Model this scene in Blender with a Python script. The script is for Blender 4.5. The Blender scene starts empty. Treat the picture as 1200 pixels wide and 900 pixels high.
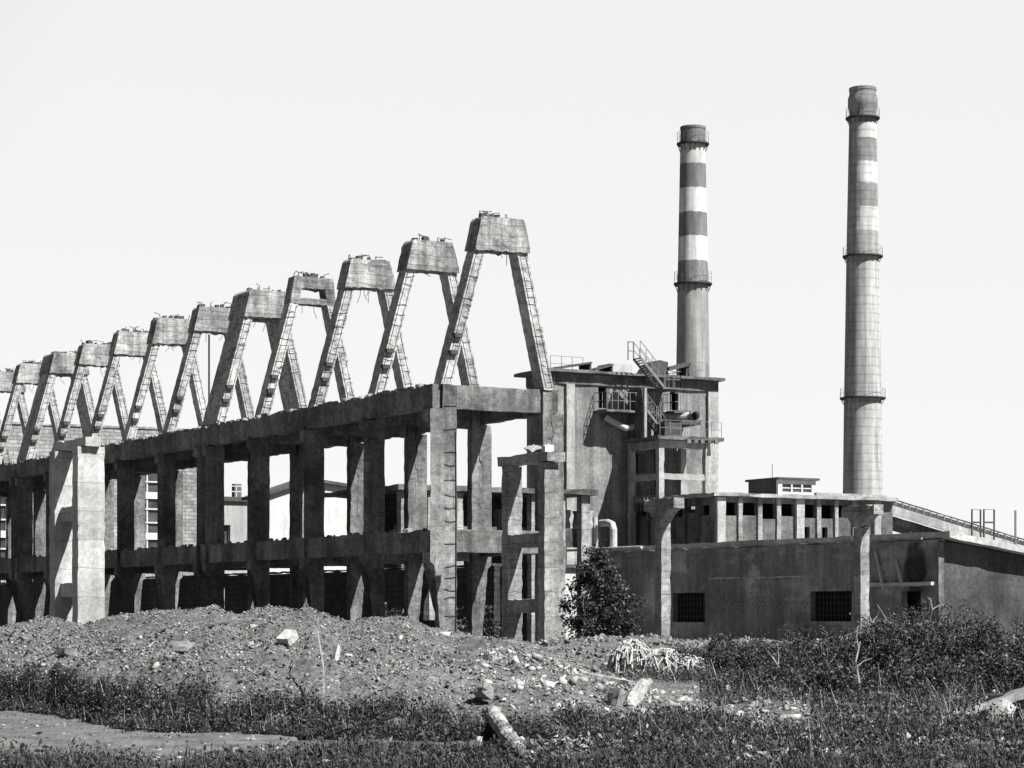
import bpy, bmesh, math, random
import numpy as np
from mathutils import Vector, noise, Quaternion, Matrix

random.seed(7); rng = np.random.default_rng(7)
SC = bpy.context.scene; COL = SC.collection
PI = math.pi

# ------------------------------------------------------------------ camera (site axes: x along the gable ends, y along the long fronts)
F, CX, HY, YAW = 2727.0, 600.0, 717.0, math.radians(28.9)
SX, CS = math.sin(YAW), math.cos(YAW)
CAM = Vector((-40.65, -79.96, 2.0))
def ray(px, py):
    u = (px - CX) / F; v = (HY - py) / F
    return Vector((SX + CS * u, CS - SX * u, v))
def at(px, py, x=None, y=None, z=None, D=None):
    r = ray(px, py)
    if x is not None: t = (x - CAM.x) / r.x
    elif y is not None: t = (y - CAM.y) / r.y
    elif z is not None: t = (z - CAM.z) / r.z
    else: t = D
    return CAM + r * t
def cam_loc(X, D, z=0.0):
    return Vector((CAM.x + SX * D + CS * X, CAM.y + CS * D - SX * X, z))
def to_cam(x, y):
    dx, dy = x - CAM.x, y - CAM.y
    return CS * dx - SX * dy, SX * dx + CS * dy       # X, D

cd = bpy.data.cameras.new("camera"); cam = bpy.data.objects.new("camera", cd); COL.objects.link(cam)
cam.location = CAM; cam.rotation_euler = (PI / 2, 0, -YAW)
cd.sensor_width = 36; cd.lens = 36 * F / 1200; cd.shift_y = (HY - 450) / 1200; cd.clip_end = 20000; cd.clip_start = 0.5
SC.camera = cam

# ------------------------------------------------------------------ light
sun_dir = Vector((0.35, -0.72, 1.0)).normalized()
sl = bpy.data.lights.new("sun", 'SUN'); sl.energy = 5.0; sl.angle = math.radians(0.5); sl.color = (1, 0.985, 0.96)
so = bpy.data.objects.new("sun", sl); COL.objects.link(so)
so.rotation_euler = sun_dir.to_track_quat('Z', 'Y').to_euler(); so.location = (0, 0, 80)
W = bpy.data.worlds.new("World"); SC.world = W; W.use_nodes = True
nt = W.node_tree; bg = nt.nodes['Background']
sky = nt.nodes.new('ShaderNodeTexSky'); sky.sky_type = 'NISHITA'; sky.sun_disc = False
sky.sun_elevation = math.asin(sun_dir.z); sky.sun_rotation = math.atan2(sun_dir.x, sun_dir.y)
sky.altitude = 0; sky.air_density = 1.0; sky.dust_density = 1.0; sky.ozone_density = 1.0
# black and white film behind a red filter: the red record of the sky, with a bright haze added only low ahead of the camera to whiten its sky
def wn(op, a_, b_=None, clamp=False):
    n = nt.nodes.new('ShaderNodeMath'); n.operation = op; n.use_clamp = clamp
    for i, v in ((0, a_), (1, b_)):
        if v is None: continue
        if isinstance(v, (int, float)): n.inputs[i].default_value = v
        else: nt.links.new(v, n.inputs[i])
    return n.outputs[0]
def wmap(v, a_, b_, c_, d_):
    n = nt.nodes.new('ShaderNodeMapRange'); n.interpolation_type = 'SMOOTHSTEP'; nt.links.new(v, n.inputs[0])
    for i, q in enumerate((a_, b_, c_, d_)): n.inputs[i + 1].default_value = q
    return n.outputs[0]
sep = nt.nodes.new('ShaderNodeSeparateColor'); nt.links.new(sky.outputs[0], sep.inputs[0])
tcw = nt.nodes.new('ShaderNodeTexCoord'); sxw = nt.nodes.new('ShaderNodeSeparateXYZ'); nt.links.new(tcw.outputs['Generated'], sxw.inputs[0])
az = wn('ADD', wn('MULTIPLY', sxw.outputs[0], 0.62), wn('MULTIPLY', sxw.outputs[1], 0.785))
haze = wn('MULTIPLY', wmap(sxw.outputs[2], 0.26, 0.42, 1.0, 0.0), wmap(az, 0.78, 0.92, 0.0, 1.0))
hz = wn('MULTIPLY', haze, 7.6)
tot = wn('ADD', wn('MULTIPLY', sep.outputs[0], wn('SUBTRACT', 0.6, wn('MULTIPLY', haze, 0.4))), hz)
nt.links.new(tot, bg.inputs[0]); bg.inputs[1].default_value = 0.05
SC.cycles.diffuse_bounces = 2
SC.view_settings.view_transform = 'Standard'; SC.view_settings.look = 'None'
SC.view_settings.gamma = 1; SC.view_settings.use_curve_mapping = False; SC.view_settings.exposure = 1.15

# ------------------------------------------------------------------ materials (all neutral greys: the photograph is black and white)
def N(t, kind, **kw):
    n = t.nodes.new(kind)
    for k, v in kw.items():
        if hasattr(n, k): setattr(n, k, v)
        else: n.inputs[k.replace('_', ' ')].default_value = v
    return n
def math_n(t, op, a, b=None, clamp=False):
    n = t.nodes.new('ShaderNodeMath'); n.operation = op; n.use_clamp = clamp
    for i, v in ((0, a), (1, b)):
        if v is None: continue
        if isinstance(v, (int, float)): n.inputs[i].default_value = v
        else: t.links.new(v, n.inputs[i])
    return n.outputs[0]
def mapr(t, v, a, b, c, d):
    n = t.nodes.new('ShaderNodeMapRange'); t.links.new(v, n.inputs[0])
    for i, q in enumerate((a, b, c, d)): n.inputs[i + 1].default_value = q
    return n.outputs[0]
def coords(t, scale=(1, 1, 1)):
    tc = t.nodes.new('ShaderNodeTexCoord'); oi = t.nodes.new('ShaderNodeObjectInfo')
    off = math_n(t, 'MULTIPLY', oi.outputs['Random'], 57.0)
    add = t.nodes.new('ShaderNodeVectorMath'); add.operation = 'ADD'
    cmb = t.nodes.new('ShaderNodeCombineXYZ'); t.links.new(off, cmb.inputs[0]); t.links.new(off, cmb.inputs[1])
    t.links.new(tc.outputs['Object'], add.inputs[0]); t.links.new(cmb.outputs[0], add.inputs[1])
    return add.outputs[0], tc.outputs['Object']
def scaled(t, v, s):
    mp = t.nodes.new('ShaderNodeMapping'); mp.inputs['Scale'].default_value = s; t.links.new(v, mp.inputs[0]); return mp.outputs[0]
def noise_n(t, v, scale, detail=6, rough=0.6):
    n = t.nodes.new('ShaderNodeTexNoise'); n.inputs['Scale'].default_value = scale; n.inputs['Detail'].default_value = detail
    n.inputs['Roughness'].default_value = rough; t.links.new(v, n.inputs['Vector']); return n.outputs[0]
def base_mat(name, rough=0.9, spec=0.25):
    m = bpy.data.materials.new(name); m.use_nodes = True; t = m.node_tree; p = t.nodes['Principled BSDF']
    p.inputs['Roughness'].default_value = rough; p.inputs['Specular IOR Level'].default_value = spec
    return m, t, p
def gray_out(t, p, v):
    c = t.nodes.new('ShaderNodeCombineColor')
    for i in range(3): t.links.new(v, c.inputs[i])
    t.links.new(c.outputs[0], p.inputs['Base Color'])

def concrete(name, alb, blot=0.45, streak=0.5, fine=0.35, bump=0.25, joints=0.0, courses=0.0, bricks=0.0, rough=0.92, sf=1.0, cracks=0.0):
    m, t, p = base_mat(name, rough, 0.2)
    v, raw = coords(t)
    n1 = noise_n(t, v, 0.45 * sf, 7, 0.62); n2 = noise_n(t, v, 5.0 * sf, 8, 0.7)
    n3 = noise_n(t, scaled(t, v, (2.2, 2.2, 0.16)), 1.0, 6, 0.65)
    f = mapr(t, n1, 0.35, 0.65, 1 - blot, 1 + blot * 0.55)
    g = mapr(t, n2, 0.3, 0.7, 1 - fine, 1 + fine)
    s = mapr(t, n3, 0.40, 0.60, 1 - streak, 1.08)
    norm = (1 - blot * 0.225) * (1.04 - streak / 2)
    val = math_n(t, 'MULTIPLY', math_n(t, 'MULTIPLY', f, g), math_n(t, 'MULTIPLY', s, alb / norm))
    val = math_n(t, 'MULTIPLY', val, mapr(t, noise_n(t, v, 15.0 * sf, 5, 0.75), 0.34, 0.46, 0.55, 1.0))
    if cracks:                                   # spalled, block-like cracking
        vo = t.nodes.new('ShaderNodeTexVoronoi'); vo.feature = 'DISTANCE_TO_EDGE'; vo.inputs['Scale'].default_value = 1.0
        wv = t.nodes.new('ShaderNodeVectorMath'); wv.operation = 'ADD'
        nz = t.nodes.new('ShaderNodeTexNoise'); nz.inputs['Scale'].default_value = 4.0; t.links.new(v, nz.inputs['Vector'])
        sc_ = t.nodes.new('ShaderNodeVectorMath'); sc_.operation = 'SCALE'; sc_.inputs['Scale'].default_value = 0.25; t.links.new(nz.outputs['Color'], sc_.inputs[0])
        t.links.new(scaled(t, v, (0.7, 0.7, 3.2)), wv.inputs[0]); t.links.new(sc_.outputs[0], wv.inputs[1]); t.links.new(wv.outputs[0], vo.inputs['Vector'])
        ck = mapr(t, vo.outputs['Distance'], 0.01, 0.06, 1 - cracks, 1.0)
        val = math_n(t, 'MULTIPLY', val, math_n(t, 'MAXIMUM', ck, mapr(t, noise_n(t, v, 0.9, 3), 0.45, 0.6, 0.0, 1.0)))
    hgt = math_n(t, 'ADD', n2, noise_n(t, v, 22.0, 5, 0.7))
    if joints:                                   # cast or stacked courses: thin dark joints every `joints` metres of height
        sx = t.nodes.new('ShaderNodeSeparateXYZ'); t.links.new(raw, sx.inputs[0])
        zz = math_n(t, 'ADD', sx.outputs[2], mapr(t, noise_n(t, v, 1.3, 4), 0.3, 0.7, -0.04, 0.04))
        fr = math_n(t, 'FRACT', math_n(t, 'DIVIDE', zz, joints))
        j = mapr(t, fr, 0.0, 0.035 / joints * 1.2, 0.35, 1.0)
        val = math_n(t, 'MULTIPLY', val, j)
        # every course its own tone
        wn = t.nodes.new('ShaderNodeTexWhiteNoise'); wn.noise_dimensions = '1D'
        t.links.new(math_n(t, 'FLOOR', math_n(t, 'DIVIDE', zz, joints)), wn.inputs['W'])
        val = math_n(t, 'MULTIPLY', val, mapr(t, wn.outputs[0], 0, 1, 0.86, 1.1))
    if bricks:
        cmb = t.nodes.new('ShaderNodeCombineXYZ'); sx = t.nodes.new('ShaderNodeSeparateXYZ'); t.links.new(raw, sx.inputs[0])
        t.links.new(math_n(t, 'ADD', sx.outputs[0], sx.outputs[1]), cmb.inputs[0]); t.links.new(sx.outputs[2], cmb.inputs[1])
        b = t.nodes.new('ShaderNodeTexBrick'); t.links.new(cmb.outputs[0], b.inputs['Vector'])
        b.inputs['Scale'].default_value = 1.0; b.inputs['Brick Width'].default_value = bricks * 2.4; b.inputs['Row Height'].default_value = bricks
        b.inputs['Mortar Size'].default_value = bricks * 0.12
        b.inputs['Color1'].default_value = (0.72, 0.72, 0.72, 1); b.inputs['Color2'].default_value = (1.15, 1.15, 1.15, 1); b.inputs['Mortar'].default_value = (0.55, 0.55, 0.55, 1)
        bw = t.nodes.new('ShaderNodeRGBToBW'); t.links.new(b.outputs[0], bw.inputs[0])
        val = math_n(t, 'MULTIPLY', val, bw.outputs[0])
    gray_out(t, p, val)
    if bump:
        bn = t.nodes.new('ShaderNodeBump'); bn.inputs['Strength'].default_value = bump; bn.inputs['Distance'].default_value = 0.06
        t.links.new(hgt, bn.inputs['Height']); t.links.new(bn.outputs[0], p.inputs['Normal'])
    return m
def plain(name, alb, rough=0.7, spec=0.3, var=0.3, scale=3.0, metal=0.0):
    m, t, p = base_mat(name, rough, spec); p.inputs['Metallic'].default_value = metal
    v, raw = coords(t)
    val = math_n(t, 'MULTIPLY', mapr(t, noise_n(t, v, scale, 6, 0.65), 0.3, 0.7, 1 - var, 1 + var), alb)
    gray_out(t, p, val); return m

M = {}
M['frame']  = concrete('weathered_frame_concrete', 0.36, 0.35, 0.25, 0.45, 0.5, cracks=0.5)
M['nearblack']   = concrete('near_black_brick', 0.05, 0.4, 0.2, 0.3, 0.2, bricks=0.3)  # near-black colour puts shade into the walls behind the ruin and annex
M['cap']   = concrete('board_marked_cap_concrete', 0.25, 0.5, 0.45, 0.4, 0.4, joints=0.42, cracks=0.4)
M['post']   = concrete('pale_post_concrete', 0.28, 0.3, 0.2, 0.3, 0.3)
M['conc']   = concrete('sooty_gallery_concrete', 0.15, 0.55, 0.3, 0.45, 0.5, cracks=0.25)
M['pale']   = concrete('pale_block_concrete', 0.37, 0.25, 0.12, 0.25, 0.3, joints=1.35)
M['pier']   = concrete('pier_concrete', 0.24, 0.4, 0.25, 0.35, 0.35, cracks=0.3, joints=0.9)
M['plaster'] = concrete('stained_plaster', 0.19, 0.4, 0.3, 0.4, 0.2)
M['panel']  = concrete('grey_panel_concrete', 0.105, 0.5, 0.3, 0.45, 0.2)
M['dark']   = concrete('dark_soot_plaster', 0.27, 0.35, 0.25, 0.3, 0.15)
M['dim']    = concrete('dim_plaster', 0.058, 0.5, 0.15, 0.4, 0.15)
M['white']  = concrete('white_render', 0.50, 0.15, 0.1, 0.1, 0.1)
M['cream']  = concrete('pale_grey_render', 0.30, 0.15, 0.15, 0.1, 0.1)
M['brick']  = concrete('pale_brick', 0.27, 0.3, 0.2, 0.3, 0.2, bricks=0.3)
M['roof']   = concrete('roofing_felt', 0.07, 0.3, 0.1, 0.3, 0.2)
M['roofpale'] = concrete('pale_roof_edge', 0.40, 0.25, 0.1, 0.3, 0.2)
M['scrap']  = concrete('chalky_rubble', 0.32, 0.4, 0.05, 0.45, 0.4, sf=3)
M['steel']  = plain('rusty_steel', 0.05, 0.75, 0.3, 0.5, 6)
M['rust']   = plain('rusty_bar', 0.045, 0.8, 0.3, 0.4, 8)
M['rail']   = plain('grey_painted_rail', 0.14, 0.6, 0.3, 0.3, 4)
M['pipe']   = plain('pale_pipe_lagging', 0.34, 0.55, 0.4, 0.25, 2)
M['void']   = plain('interior_shade', 0.015, 0.9, 0.1, 0.3, 1)  # near-black colour stands in for unlit interiors
M['glass']  = plain('dirty_window_glass', 0.05, 0.25, 0.5, 0.6, 0.7)
M['mull']   = plain('white_window_frame', 0.45, 0.7, 0.3, 0.15, 3)
M['wood']   = concrete('bleached_wood', 0.26, 0.45, 0.2, 0.5, 0.5, cracks=0.6, sf=3)
M['bark']   = plain('grey_bark', 0.10, 0.9, 0.2, 0.4, 8)
M['twig']   = plain('dry_pale_twig', 0.22, 0.9, 0.2, 0.4, 8)
M['bar']    = plain('pale_bent_bar', 0.36, 0.7, 0.3, 0.35, 3)
M['stone']  = concrete('broken_concrete', 0.22, 0.3, 0.1, 0.4, 0.5, sf=3)

def leaf_mat(name, alb, var=0.5, rough=0.5, spec=0.35):
    m, t, p = base_mat(name, rough, spec)
    g = t.nodes.new('ShaderNodeNewGeometry')
    val = math_n(t, 'MULTIPLY', mapr(t, g.outputs['Random Per Island'], 0, 1, 1 - var, 1 + var), alb)
    gray_out(t, p, val); return m
M['leaf']  = leaf_mat('dark_leaf', 0.032)
M['leafb'] = leaf_mat('shrub_leaf', 0.042, 0.7)
M['leafs'] = leaf_mat('dark_scrub_leaf', 0.036, 0.95, 0.55, 0.3)
M['weed']  = leaf_mat('weed_blade', 0.036, 0.8, 0.6, 0.3)
M['straw'] = leaf_mat('dry_straw', 0.2, 0.4, 0.7, 0.2)
M['clod']  = leaf_mat('earth_clod', 0.145, 0.9, 0.9, 0.15)

M['clodl'] = leaf_mat('pale_rubble', 0.26, 0.5, 0.9, 0.15)
M['clodd'] = leaf_mat('dark_crumb', 0.02, 0.6, 0.9, 0.15)
def dirt():
    m, t, p = base_mat('rubbly_earth', 0.95, 0.1)
    v, raw = coords(t)
    a = noise_n(t, raw, 0.35, 6, 0.6); b = noise_n(t, raw, 6.0, 8, 0.75); c = noise_n(t, raw, 24.0, 4, 0.7)
    vo = t.nodes.new('ShaderNodeTexVoronoi'); vo.inputs['Scale'].default_value = 9.0; t.links.new(raw, vo.inputs['Vector'])
    val = math_n(t, 'MULTIPLY', mapr(t, a, 0.35, 0.65, 0.75, 1.2), mapr(t, b, 0.32, 0.68, 0.45, 1.5))
    val = math_n(t, 'MULTIPLY', val, mapr(t, c, 0.35, 0.65, 0.6, 1.35))
    gray_out(t, p, math_n(t, 'MULTIPLY', val, 0.14))
    bn = t.nodes.new('ShaderNodeBump'); bn.inputs['Strength'].default_value = 0.9; bn.inputs['Distance'].default_value = 0.12
    t.links.new(math_n(t, 'ADD', b, math_n(t, 'MULTIPLY', vo.outputs['Distance'], 0.5)), bn.inputs['Height']); t.links.new(bn.outputs[0], p.inputs['Normal'])
    return m
M['dirt'] = dirt()
M['mud'] = concrete('pale_dry_mud', 0.11, 0.35, 0.0, 0.4, 0.5, sf=2.5)
M['ground'] = concrete('pale_dry_ground', 0.12, 0.3, 0.0, 0.3, 0.3)

# ------------------------------------------------------------------ mesh building
class B:
    def __init__(s): s.bm = bmesh.new()
    def hexa(s, p):
        v = [s.bm.verts.new(q) for q in p]
        for f in ((0, 3, 2, 1), (4, 5, 6, 7), (0, 1, 5, 4), (1, 2, 6, 5), (2, 3, 7, 6), (3, 0, 4, 7)):
            s.bm.faces.new([v[i] for i in f])
        return s
    def box(s, x0, x1, y0, y1, z0, z1):
        return s.hexa([(x0, y0, z0), (x1, y0, z0), (x1, y1, z0), (x0, y1, z0), (x0, y0, z1), (x1, y0, z1), (x1, y1, z1), (x0, y1, z1)])
    def obox(s, c, ax, ay, az):                  # centre and three half-axis vectors
        c, ax, ay, az = map(Vector, (c, ax, ay, az))
        return s.hexa([c - ax - ay - az, c + ax - ay - az, c + ax + ay - az, c - ax + ay - az, c - ax - ay + az, c + ax - ay + az, c + ax + ay + az, c - ax + ay + az])
    def prism(s, poly, axis, a, b):
        f = {'x': lambda u, v, w: (w, u, v), 'y': lambda u, v, w: (u, w, v), 'z': lambda u, v, w: (u, v, w)}[axis]
        A = [s.bm.verts.new(f(u, v, a)) for u, v in poly]; Bv = [s.bm.verts.new(f(u, v, b)) for u, v in poly]
        n = len(poly); s.bm.faces.new(A[::-1]); s.bm.faces.new(Bv)
        for i in range(n): s.bm.faces.new((A[i], A[(i + 1) % n], Bv[(i + 1) % n], Bv[i]))
        return s
    def tube(s, path, r, n=6, r1=None, caps=True):
        path = [Vector(q) for q in path]; m = len(path); rings = []
        ref = None
        for i, q in enumerate(path):
            d = (path[min(i + 1, m - 1)] - path[max(i - 1, 0)]).normalized()
            if ref is None: ref = d.orthogonal().normalized()
            a = (ref - d * ref.dot(d))
            a = a.normalized() if a.length > 1e-5 else d.orthogonal().normalized()
            ref = a; b = d.cross(a)
            rr = r if r1 is None else r + (r1 - r) * i / (m - 1)
            rings.append([s.bm.verts.new(q + (a * math.cos(k * 2 * PI / n) + b * math.sin(k * 2 * PI / n)) * rr) for k in range(n)])
        for A, C in zip(rings, rings[1:]):
            for k in range(n): s.bm.faces.new((A[k], A[(k + 1) % n], C[(k + 1) % n], C[k]))
        if caps and n > 2: s.bm.faces.new(rings[0][::-1]); s.bm.faces.new(rings[-1])
        return s
    def lathe(s, prof, n=40, c=(0, 0), cap_top=False):
        rings = [[s.bm.verts.new((c[0] + r * math.cos(k * 2 * PI / n), c[1] + r * math.sin(k * 2 * PI / n), z)) for k in range(n)] for r, z in prof]
        for A, C in zip(rings, rings[1:]):
            for k in range(n): s.bm.faces.new((A[k], A[(k + 1) % n], C[(k + 1) % n], C[k]))
        return s
    def rough(s, step=0.35, amp=0.02, chip=0.06, freq=2.0, top=0.0):
        bm = s.bm
        for _ in range(10):
            L = [e for e in bm.edges if e.calc_length() > step * 1.6]
            if not L: break
            bmesh.ops.subdivide_edges(bm, edges=L, cuts=1, use_grid_fill=True)
        bm.normal_update()
        sharp = {}
        for e in bm.edges:
            if len(e.link_faces) == 2 and e.calc_face_angle(0) > 0.7:
                for v in e.verts: sharp.setdefault(v, Vector()); 
        for v in sharp: sharp[v] = v.normal.copy()
        o = Vector((random.random() * 90, random.random() * 90, random.random() * 90))
        for v in bm.verts:
            q = v.co * freq + o
            d = noise.noise_vector(q) * amp
            if v in sharp:
                k = noise.noise(q * 1.7 + Vector((31, 7, 3))); k2 = random.random()
                d -= sharp[v] * chip * (max(0.0, k + 0.15) * 1.5 + (0.8 if k2 > 0.9 else 0.0))
                if top and v.normal.z > 0.2: d.z -= top * max(0, noise.noise(q * 2.3)) 
            v.co += d
        return s
    def obj(s, name, mat, parent=None, smooth=False, origin=None):
        bm = s.bm
        bmesh.ops.recalc_face_normals(bm, faces=bm.faces)
        off = parent_world(parent) if parent else Vector(origin or (0, 0, 0))
        if origin == 'base':
            pass
        for v in bm.verts: v.co -= off
        me = bpy.data.meshes.new(name); bm.to_mesh(me); bm.free()
        if smooth:
            for f in me.polygons: f.use_smooth = True
        me.materials.append(mat if not isinstance(mat, str) else M[mat])
        o = bpy.data.objects.new(name, me); COL.objects.link(o)
        if parent: o.parent = parent
        else: o.location = off
        return o
def parent_world(p):
    v = Vector(p.location)
    while p.parent: p = p.parent; v = v + p.location
    return v
def tag(o, label=None, cat=None, group=None, kind=None):
    if label: o['label'] = label
    if cat: o['category'] = cat
    if group: o['group'] = group
    if kind: o['kind'] = kind
    return o
def thing(name, label, cat, loc=(0, 0, 0), group=None):
    o = bpy.data.objects.new(name, None); COL.objects.link(o); o.location = loc; o.empty_display_size = 0.2
    return tag(o, label, cat, group)
def part(name, parent, loc=None):               # an Empty part inside a thing that carries sub-parts
    o = bpy.data.objects.new(name, None); COL.objects.link(o); o.parent = parent; o.empty_display_size = 0.1
    o.location = Vector(loc or (0, 0, 0)) - parent_world(parent); return o
def np_obj(name, verts, faces, mat, parent=None, origin=(0, 0, 0), smooth=False):
    off = np.array(parent_world(parent) if parent else origin)
    me = bpy.data.meshes.new(name); v = np.asarray(verts, dtype=np.float64) - off
    faces = np.asarray(faces); k = faces.shape[1]
    me.vertices.add(len(v)); me.vertices.foreach_set('co', v.astype(np.float32).ravel())
    me.loops.add(faces.size); me.loops.foreach_set('vertex_index', faces.astype(np.int32).ravel())
    me.polygons.add(len(faces)); me.polygons.foreach_set('loop_start', np.arange(0, faces.size, k, dtype=np.int32))
    if smooth: me.polygons.foreach_set('use_smooth', np.ones(len(faces), dtype=bool))
    me.update(calc_edges=True); me.validate()
    me.materials.append(M[mat]); o = bpy.data.objects.new(name, me); COL.objects.link(o)
    if parent: o.parent = parent
    else: o.location = origin
    return o
def walls(b, u0, u1, z0, z1, holes, plane, w0, w1):
    """a wall of real thickness with openings: plane 'y' (u is x) or 'x' (u is y); w0..w1 its thickness."""
    us = sorted({u0, u1, *[h[0] for h in holes], *[h[1] for h in holes]}); zs = sorted({z0, z1, *[h[2] for h in holes], *[h[3] for h in holes]})
    us = [u for u in us if u0 - 1e-6 <= u <= u1 + 1e-6]; zs = [z for z in zs if z0 - 1e-6 <= z <= z1 + 1e-6]
    cell = {}
    for i in range(len(us) - 1):
        for j in range(len(zs) - 1):
            mu, mz = (us[i] + us[i + 1]) / 2, (zs[j] + zs[j + 1]) / 2
            cell[i, j] = not any(h[0] < mu < h[1] and h[2] < mz < h[3] for h in holes)
    f = (lambda u, w, z: (u, w, z)) if plane == 'y' else (lambda u, w, z: (w, u, z))
    V = {}
    def vv(i, k, j):
        if (i, k, j) not in V: V[i, k, j] = b.bm.verts.new(f(us[i], (w0, w1)[k], zs[j]))
        return V[i, k, j]
    for (i, j), solid in cell.items():
        if not solid: continue
        for k in (0, 1): b.bm.faces.new((vv(i, k, j), vv(i + 1, k, j), vv(i + 1, k, j + 1), vv(i, k, j + 1)))
        if not cell.get((i - 1, j)): b.bm.faces.new((vv(i, 0, j), vv(i, 1, j), vv(i, 1, j + 1), vv(i, 0, j + 1)))
        if not cell.get((i + 1, j)): b.bm.faces.new((vv(i + 1, 0, j), vv(i + 1, 1, j), vv(i + 1, 1, j + 1), vv(i + 1, 0, j + 1)))
        if not cell.get((i, j - 1)): b.bm.faces.new((vv(i, 0, j), vv(i, 1, j), vv(i + 1, 1, j), vv(i + 1, 0, j)))
        if not cell.get((i, j + 1)): b.bm.faces.new((vv(i, 0, j + 1), vv(i, 1, j + 1), vv(i + 1, 1, j + 1), vv(i + 1, 0, j + 1)))
    return b
def railing(b, pts, h=1.0, r=0.03, every=1.2, rails=(1.0, 0.5)):
    pts = [Vector(p) for p in pts]
    for p, q in zip(pts, pts[1:]):
        n = max(1, int(round((q - p).length / every)))
        for i in range(n + 1):
            c = p.lerp(q, i / n); b.tube([c, c + Vector((0, 0, h))], r, 4)
        for f in rails: b.tube([p + Vector((0, 0, h * f)), q + Vector((0, 0, h * f))], r, 4)
    return b

# ------------------------------------------------------------------ terrain
A_CREST = [(-200, 742), (0, 735), (60, 727), (100, 733), (140, 726), (190, 715), (250, 711), (280, 722), (310, 716), (345, 718), (365, 713), (400, 727), (440, 726), (475, 730), (500, 738), (530, 745), (580, 748), (620, 755), (660, 765), (700, 792), (740, 806), (800, 832), (860, 842), (930, 832), (1000, 845), (1100, 842), (1400, 842)]
A_DEPTH = [(-200, 58), (0, 58), (300, 58), (500, 58), (620, 57), (700, 52), (760, 47), (820, 43), (940, 42), (1400, 43)]
FOOT = [(-200, 48), (0, 47), (60, 45), (125, 40), (200, 38.3), (330, 37.2), (500, 36.5), (700, 37), (800, 38), (930, 38), (1400, 38)]
B_CREST = [(400, 800), (560, 770), (640, 750), (700, 748), (770, 750), (800, 754), (860, 750), (960, 757), (1050, 760), (1130, 752), (1200, 748), (1400, 748)]
def lerp_tab(tab, x):
    xs, ys = zip(*tab); return np.interp(x, xs, ys)
def smooth(t): t = min(1.0, max(0.0, t)); return t * t * (3 - 2 * t)
def ground_z(p, D, detail=True):
    """height of the rough ground at picture bearing p and distance D"""
    Da = float(lerp_tab(A_DEPTH, p)); Df = float(lerp_tab(FOOT, p)); za = 2 - (float(lerp_tab(A_CREST, p)) - HY) / F * Da
    X = (p - CX) / F * D
    q = Vector((X, D, 0))
    if D < Df: z = 0.0
    elif D < Da:
        t = (D - Df) / max(0.5, (Da - Df)); bank = min(0.38, 2.4 / max(1.0, Da - Df) * 0.6)
        z = za * (0.42 * smooth(t / 0.13) + 0.58 * (t ** 0.85))
    else: z = za + (0.2 - za) * smooth((D - Da) / 9.0)
    zb = 2 - (float(lerp_tab(B_CREST, p)) - HY) / F * 74
    wb = smooth((D - 64) / 10.0) if D < 74 else 1 - smooth((D - 74) / 7.0)
    z = max(z, zb * wb) if p > 400 else z
    if detail:
        k = 0.25 + 0.75 * smooth((D - Df) / 3.0)
        z += k * (0.17 * noise.fractal(q * 0.55, 1.0, 2.0, 3) + 0.085 * noise.fractal(q * 2.2 + Vector((5, 3, 1)), 0.75, 2.0, 5))
    return z
def terrain():
    Ds = [24.0]
    while Ds[-1] < 84: Ds.append(Ds[-1] * (1.0026 if 36 < Ds[-1] < 60 else 1.0045))
    ps = np.arange(-260, 1460, 3.6); nP = len(ps); V = []
    for i, D in enumerate(Ds):
        for j, p in enumerate(ps):
            z = ground_z(float(p), D)
            edge = min(1, min(i, len(Ds) - 1 - i, j, nP - 1 - j) / 6.0)
            z = z * edge - 0.35 * (1 - edge)
            c = cam_loc((p - CX) / F * D, D); V.append((c.x, c.y, z))
    nD = len(Ds); a = np.arange((nD - 1) * nP).reshape(nD - 1, nP)[:, :-1].ravel()
    Fc = np.stack([a, a + 1, a + 1 + nP, a + nP], 1)
    tag(np_obj('earth_mound_terrain', V, Fc, 'dirt', smooth=False), kind='structure')
terrain()
b = B(); S = 6000.0; b.bm.faces.new([b.bm.verts.new(q) for q in ((-S, -S, -0.3), (S, -S, -0.3), (S, S, -0.3), (-S, S, -0.3))])
tag(b.obj('ground', 'ground'), kind='structure')
def gp(px, D, dz=0.0):
    z = ground_z(px, D); c = cam_loc((px - CX) / F * D, D, z + dz); return c

# clods and stones strewn over the mounds (nobody could count them)
def clods(name, n, pick, smin, smax, mat, power=3.0):
    base = np.array([(-1, -1, -1), (1, -1, -1), (1, 1, -1), (-1, 1, -1), (-1, -1, 1), (1, -1, 1), (1, 1, 1), (-1, 1, 1)], float)
    tri = np.array([(0, 3, 2, 1), (4, 5, 6, 7), (0, 1, 5, 4), (1, 2, 6, 5), (2, 3, 7, 6), (3, 0, 4, 7)])
    V = []; Fc = []
    for i in range(n):
        p, D = pick(); c = gp(p, D)
        s = smin + (smax - smin) * rng.random() ** power
        j = (base + rng.normal(0, 0.32, (8, 3))) * np.array([1.0, rng.uniform(0.45, 0.9), rng.uniform(0.2, 0.6)]) * s * 0.8
        q = rng.normal(0, 1, 4) * np.array([1.6, 0.6, 0.6, 1.6]); q /= np.linalg.norm(q); w_, x_, y_, z_ = q
        R = np.array([[1 - 2 * (y_ * y_ + z_ * z_), 2 * (x_ * y_ - z_ * w_), 2 * (x_ * z_ + y_ * w_)], [2 * (x_ * y_ + z_ * w_), 1 - 2 * (x_ * x_ + z_ * z_), 2 * (y_ * z_ - x_ * w_)], [2 * (x_ * z_ - y_ * w_), 2 * (y_ * z_ + x_ * w_), 1 - 2 * (x_ * x_ + y_ * y_)]])
        V.append(j @ R.T + np.array(c) + np.array([0, 0, s * 0.15])); Fc.append(tri + 8 * i)
    return tag(np_obj(name, np.concatenate(V), np.concatenate(Fc), mat), kind='stuff')
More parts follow.
